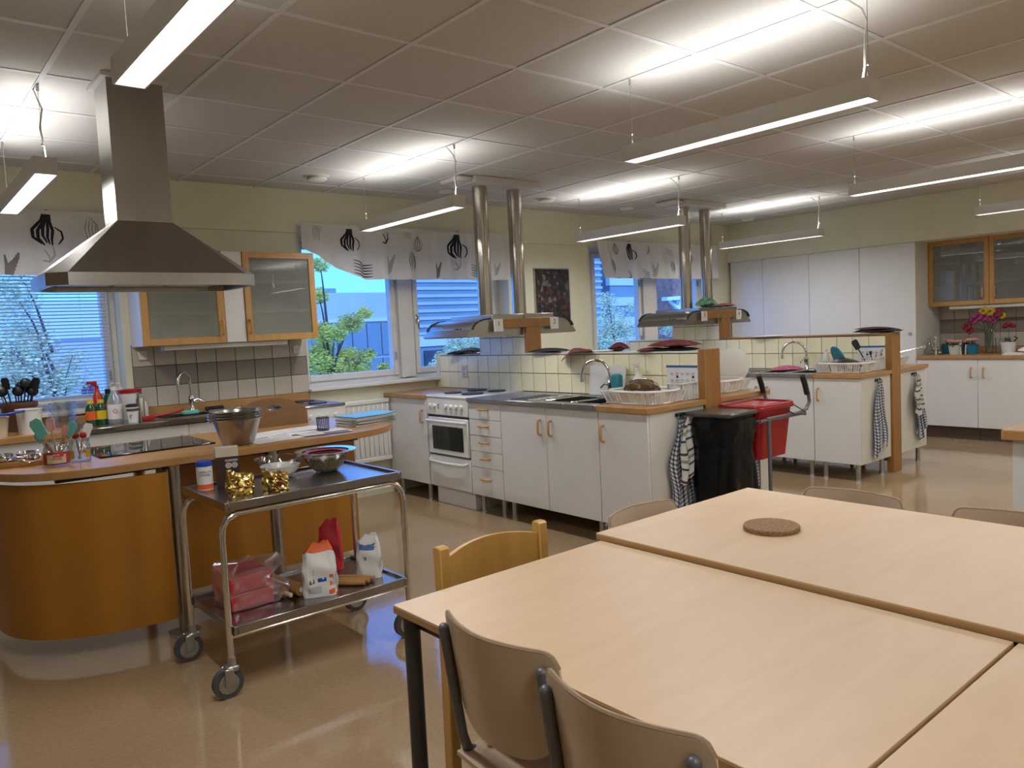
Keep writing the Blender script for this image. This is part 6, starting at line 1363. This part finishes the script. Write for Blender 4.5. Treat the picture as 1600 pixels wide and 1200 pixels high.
bottle('white_bottle', 'slim white bottle behind the steel flask', A5(226, 5.86), 5.86, ZL, [(0, 0), (.024, 0), (.024, .1), (.012, .13), (0, .13)], M['pwhite'])
one(MB().tube([(1.47, 5.75, ZL+.022), (1.60, 5.78, ZL+.026), (1.72, 5.80, ZL+.046)], .009, 8).box(1.42, 5.71, ZL, 1.50, 5.77, ZL+.03, .006), 'dish_brush', M['red'], 'red dish brush on the steel top beside the tap', 'brush')
one(MB().box(1.74, 5.86, ZL, 1.85, 5.92, ZL+.028, .006), 'sponge', M['mint'], 'mint sponge at the foot of the window tap', 'sponge')
one(MB().box(1.96, 6.04, ZL, 2.10, 6.08, ZL+.028, .008), 'scrub_brush', M['black'], 'black scrubbing brush behind the window sink', 'brush')
# utensil crock etc. at far left
def A5z(px, y, z): return AT(px, 640, Y=y).x
x = .735; t = bottle('utensil_crock', 'brown crock packed with dark utensils below the blind', x, 5.98, ZL, [(0, 0), (.095, 0), (.10, .15), (.11, .16), (.11, .19), (.095, .19), (.09, .02), (0, .02)], M['brown'], cat='crock', seg=28)
for k, (l, h, hd_, m_, lab) in enumerate(((-.10, .26, 'spoon', 'galv', 'big grey ladle in the brown crock'), (-.06, .28, 'flat', 'black', 'black turner in the brown crock, next to the grey ladle'), (-.02, .27, 'whisk', 'black', 'dark whisk in the brown crock'), (.02, .26, 'spoon', 'black', 'black spoon in the middle of the brown crock'), (.06, .25, 'flat', 'black', 'black spatula leaning in the brown crock'), (.09, .27, 'flat', 'blue', 'dark blue spatula leaning furthest out of the brown crock'), (-.13, .22, 'spoon', 'galv', 'grey skimmer in the brown crock'), (.0, .235, 'spoon', 'black', 'short black spoon at the front of the brown crock'), (.04, .285, 'spoon', 'black', 'tall black spoon in the brown crock'), (-.08, .24, 'spoon', 'black', 'black ladle by the skimmer in the brown crock'), (.075, .23, 'spoon', 'black', 'low black spoon by the crock rim'))):
    p0 = Vector((x+l*.3, 5.98, ZL+.03)); p1 = Vector((x+l, 5.98-.02*(k % 3), ZL+h)); ladle('kitchen_utensil', lab, p0, p1, M['black'] if m_ != 'galv' else M['galv'], hd_, M[m_] if m_ != 'blue' else M['black'], group='utensils in the brown crock', hs=.035 if hd_ != 'whisk' else .03)
bk = bottle('white_pot', 'white plastic pot in front of the brown crock', .75, 5.70, ZL, [(0, 0), (.064, 0), (.072, .15), (.076, .152), (.076, .158), (.068, .158), (.06, .01), (0, .01)], M['pwhite'], cat='pot', seg=28)
bottle('cream_pot', 'smaller cream plastic pot under the blue spatula', .575, 5.68, ZL, [(0, 0), (.05, 0), (.064, .115), (.068, .12), (.062, .125), (.048, .01), (0, .01)], mat('cream_plastic', (.62, .53, .40), .4), cat='pot', seg=26)
t = thing('blue_spatula', 'long blue spatula lying across the pots', 'spatula', (.66, 5.63, ZL+.14)); MB().box(.55, 5.60, ZL+.137, .72, 5.63, ZL+.149, .004, R=Matrix.Rotation(-.10, 3, 'Y')).build('handle', M['blue'], t); MB().box(.46, 5.585, ZL+.126, .56, 5.645, ZL+.134, .003, R=Matrix.Rotation(-.10, 3, 'Y')).build('blade', M['blue'], t)
for k in range(4):
    t = bottle('glass_bowl', ['bottom', 'second', 'third', 'topmost'][k]+' clear glass bowl of the nested stack below the blind', .975, 5.92, ZL+.036*k, [(0, 0), (.05, 0), (.085, .05), (.095, .06)], M['jar'], cat='bowl', seg=26, group='glass bowls stacked below the blind')
one(MB().box(1.03, 6.02, ZL, 1.22, 6.06, ZL+.055, .004), 'wooden_block', M['beech'], 'low wooden block behind the green bottles', 'block')
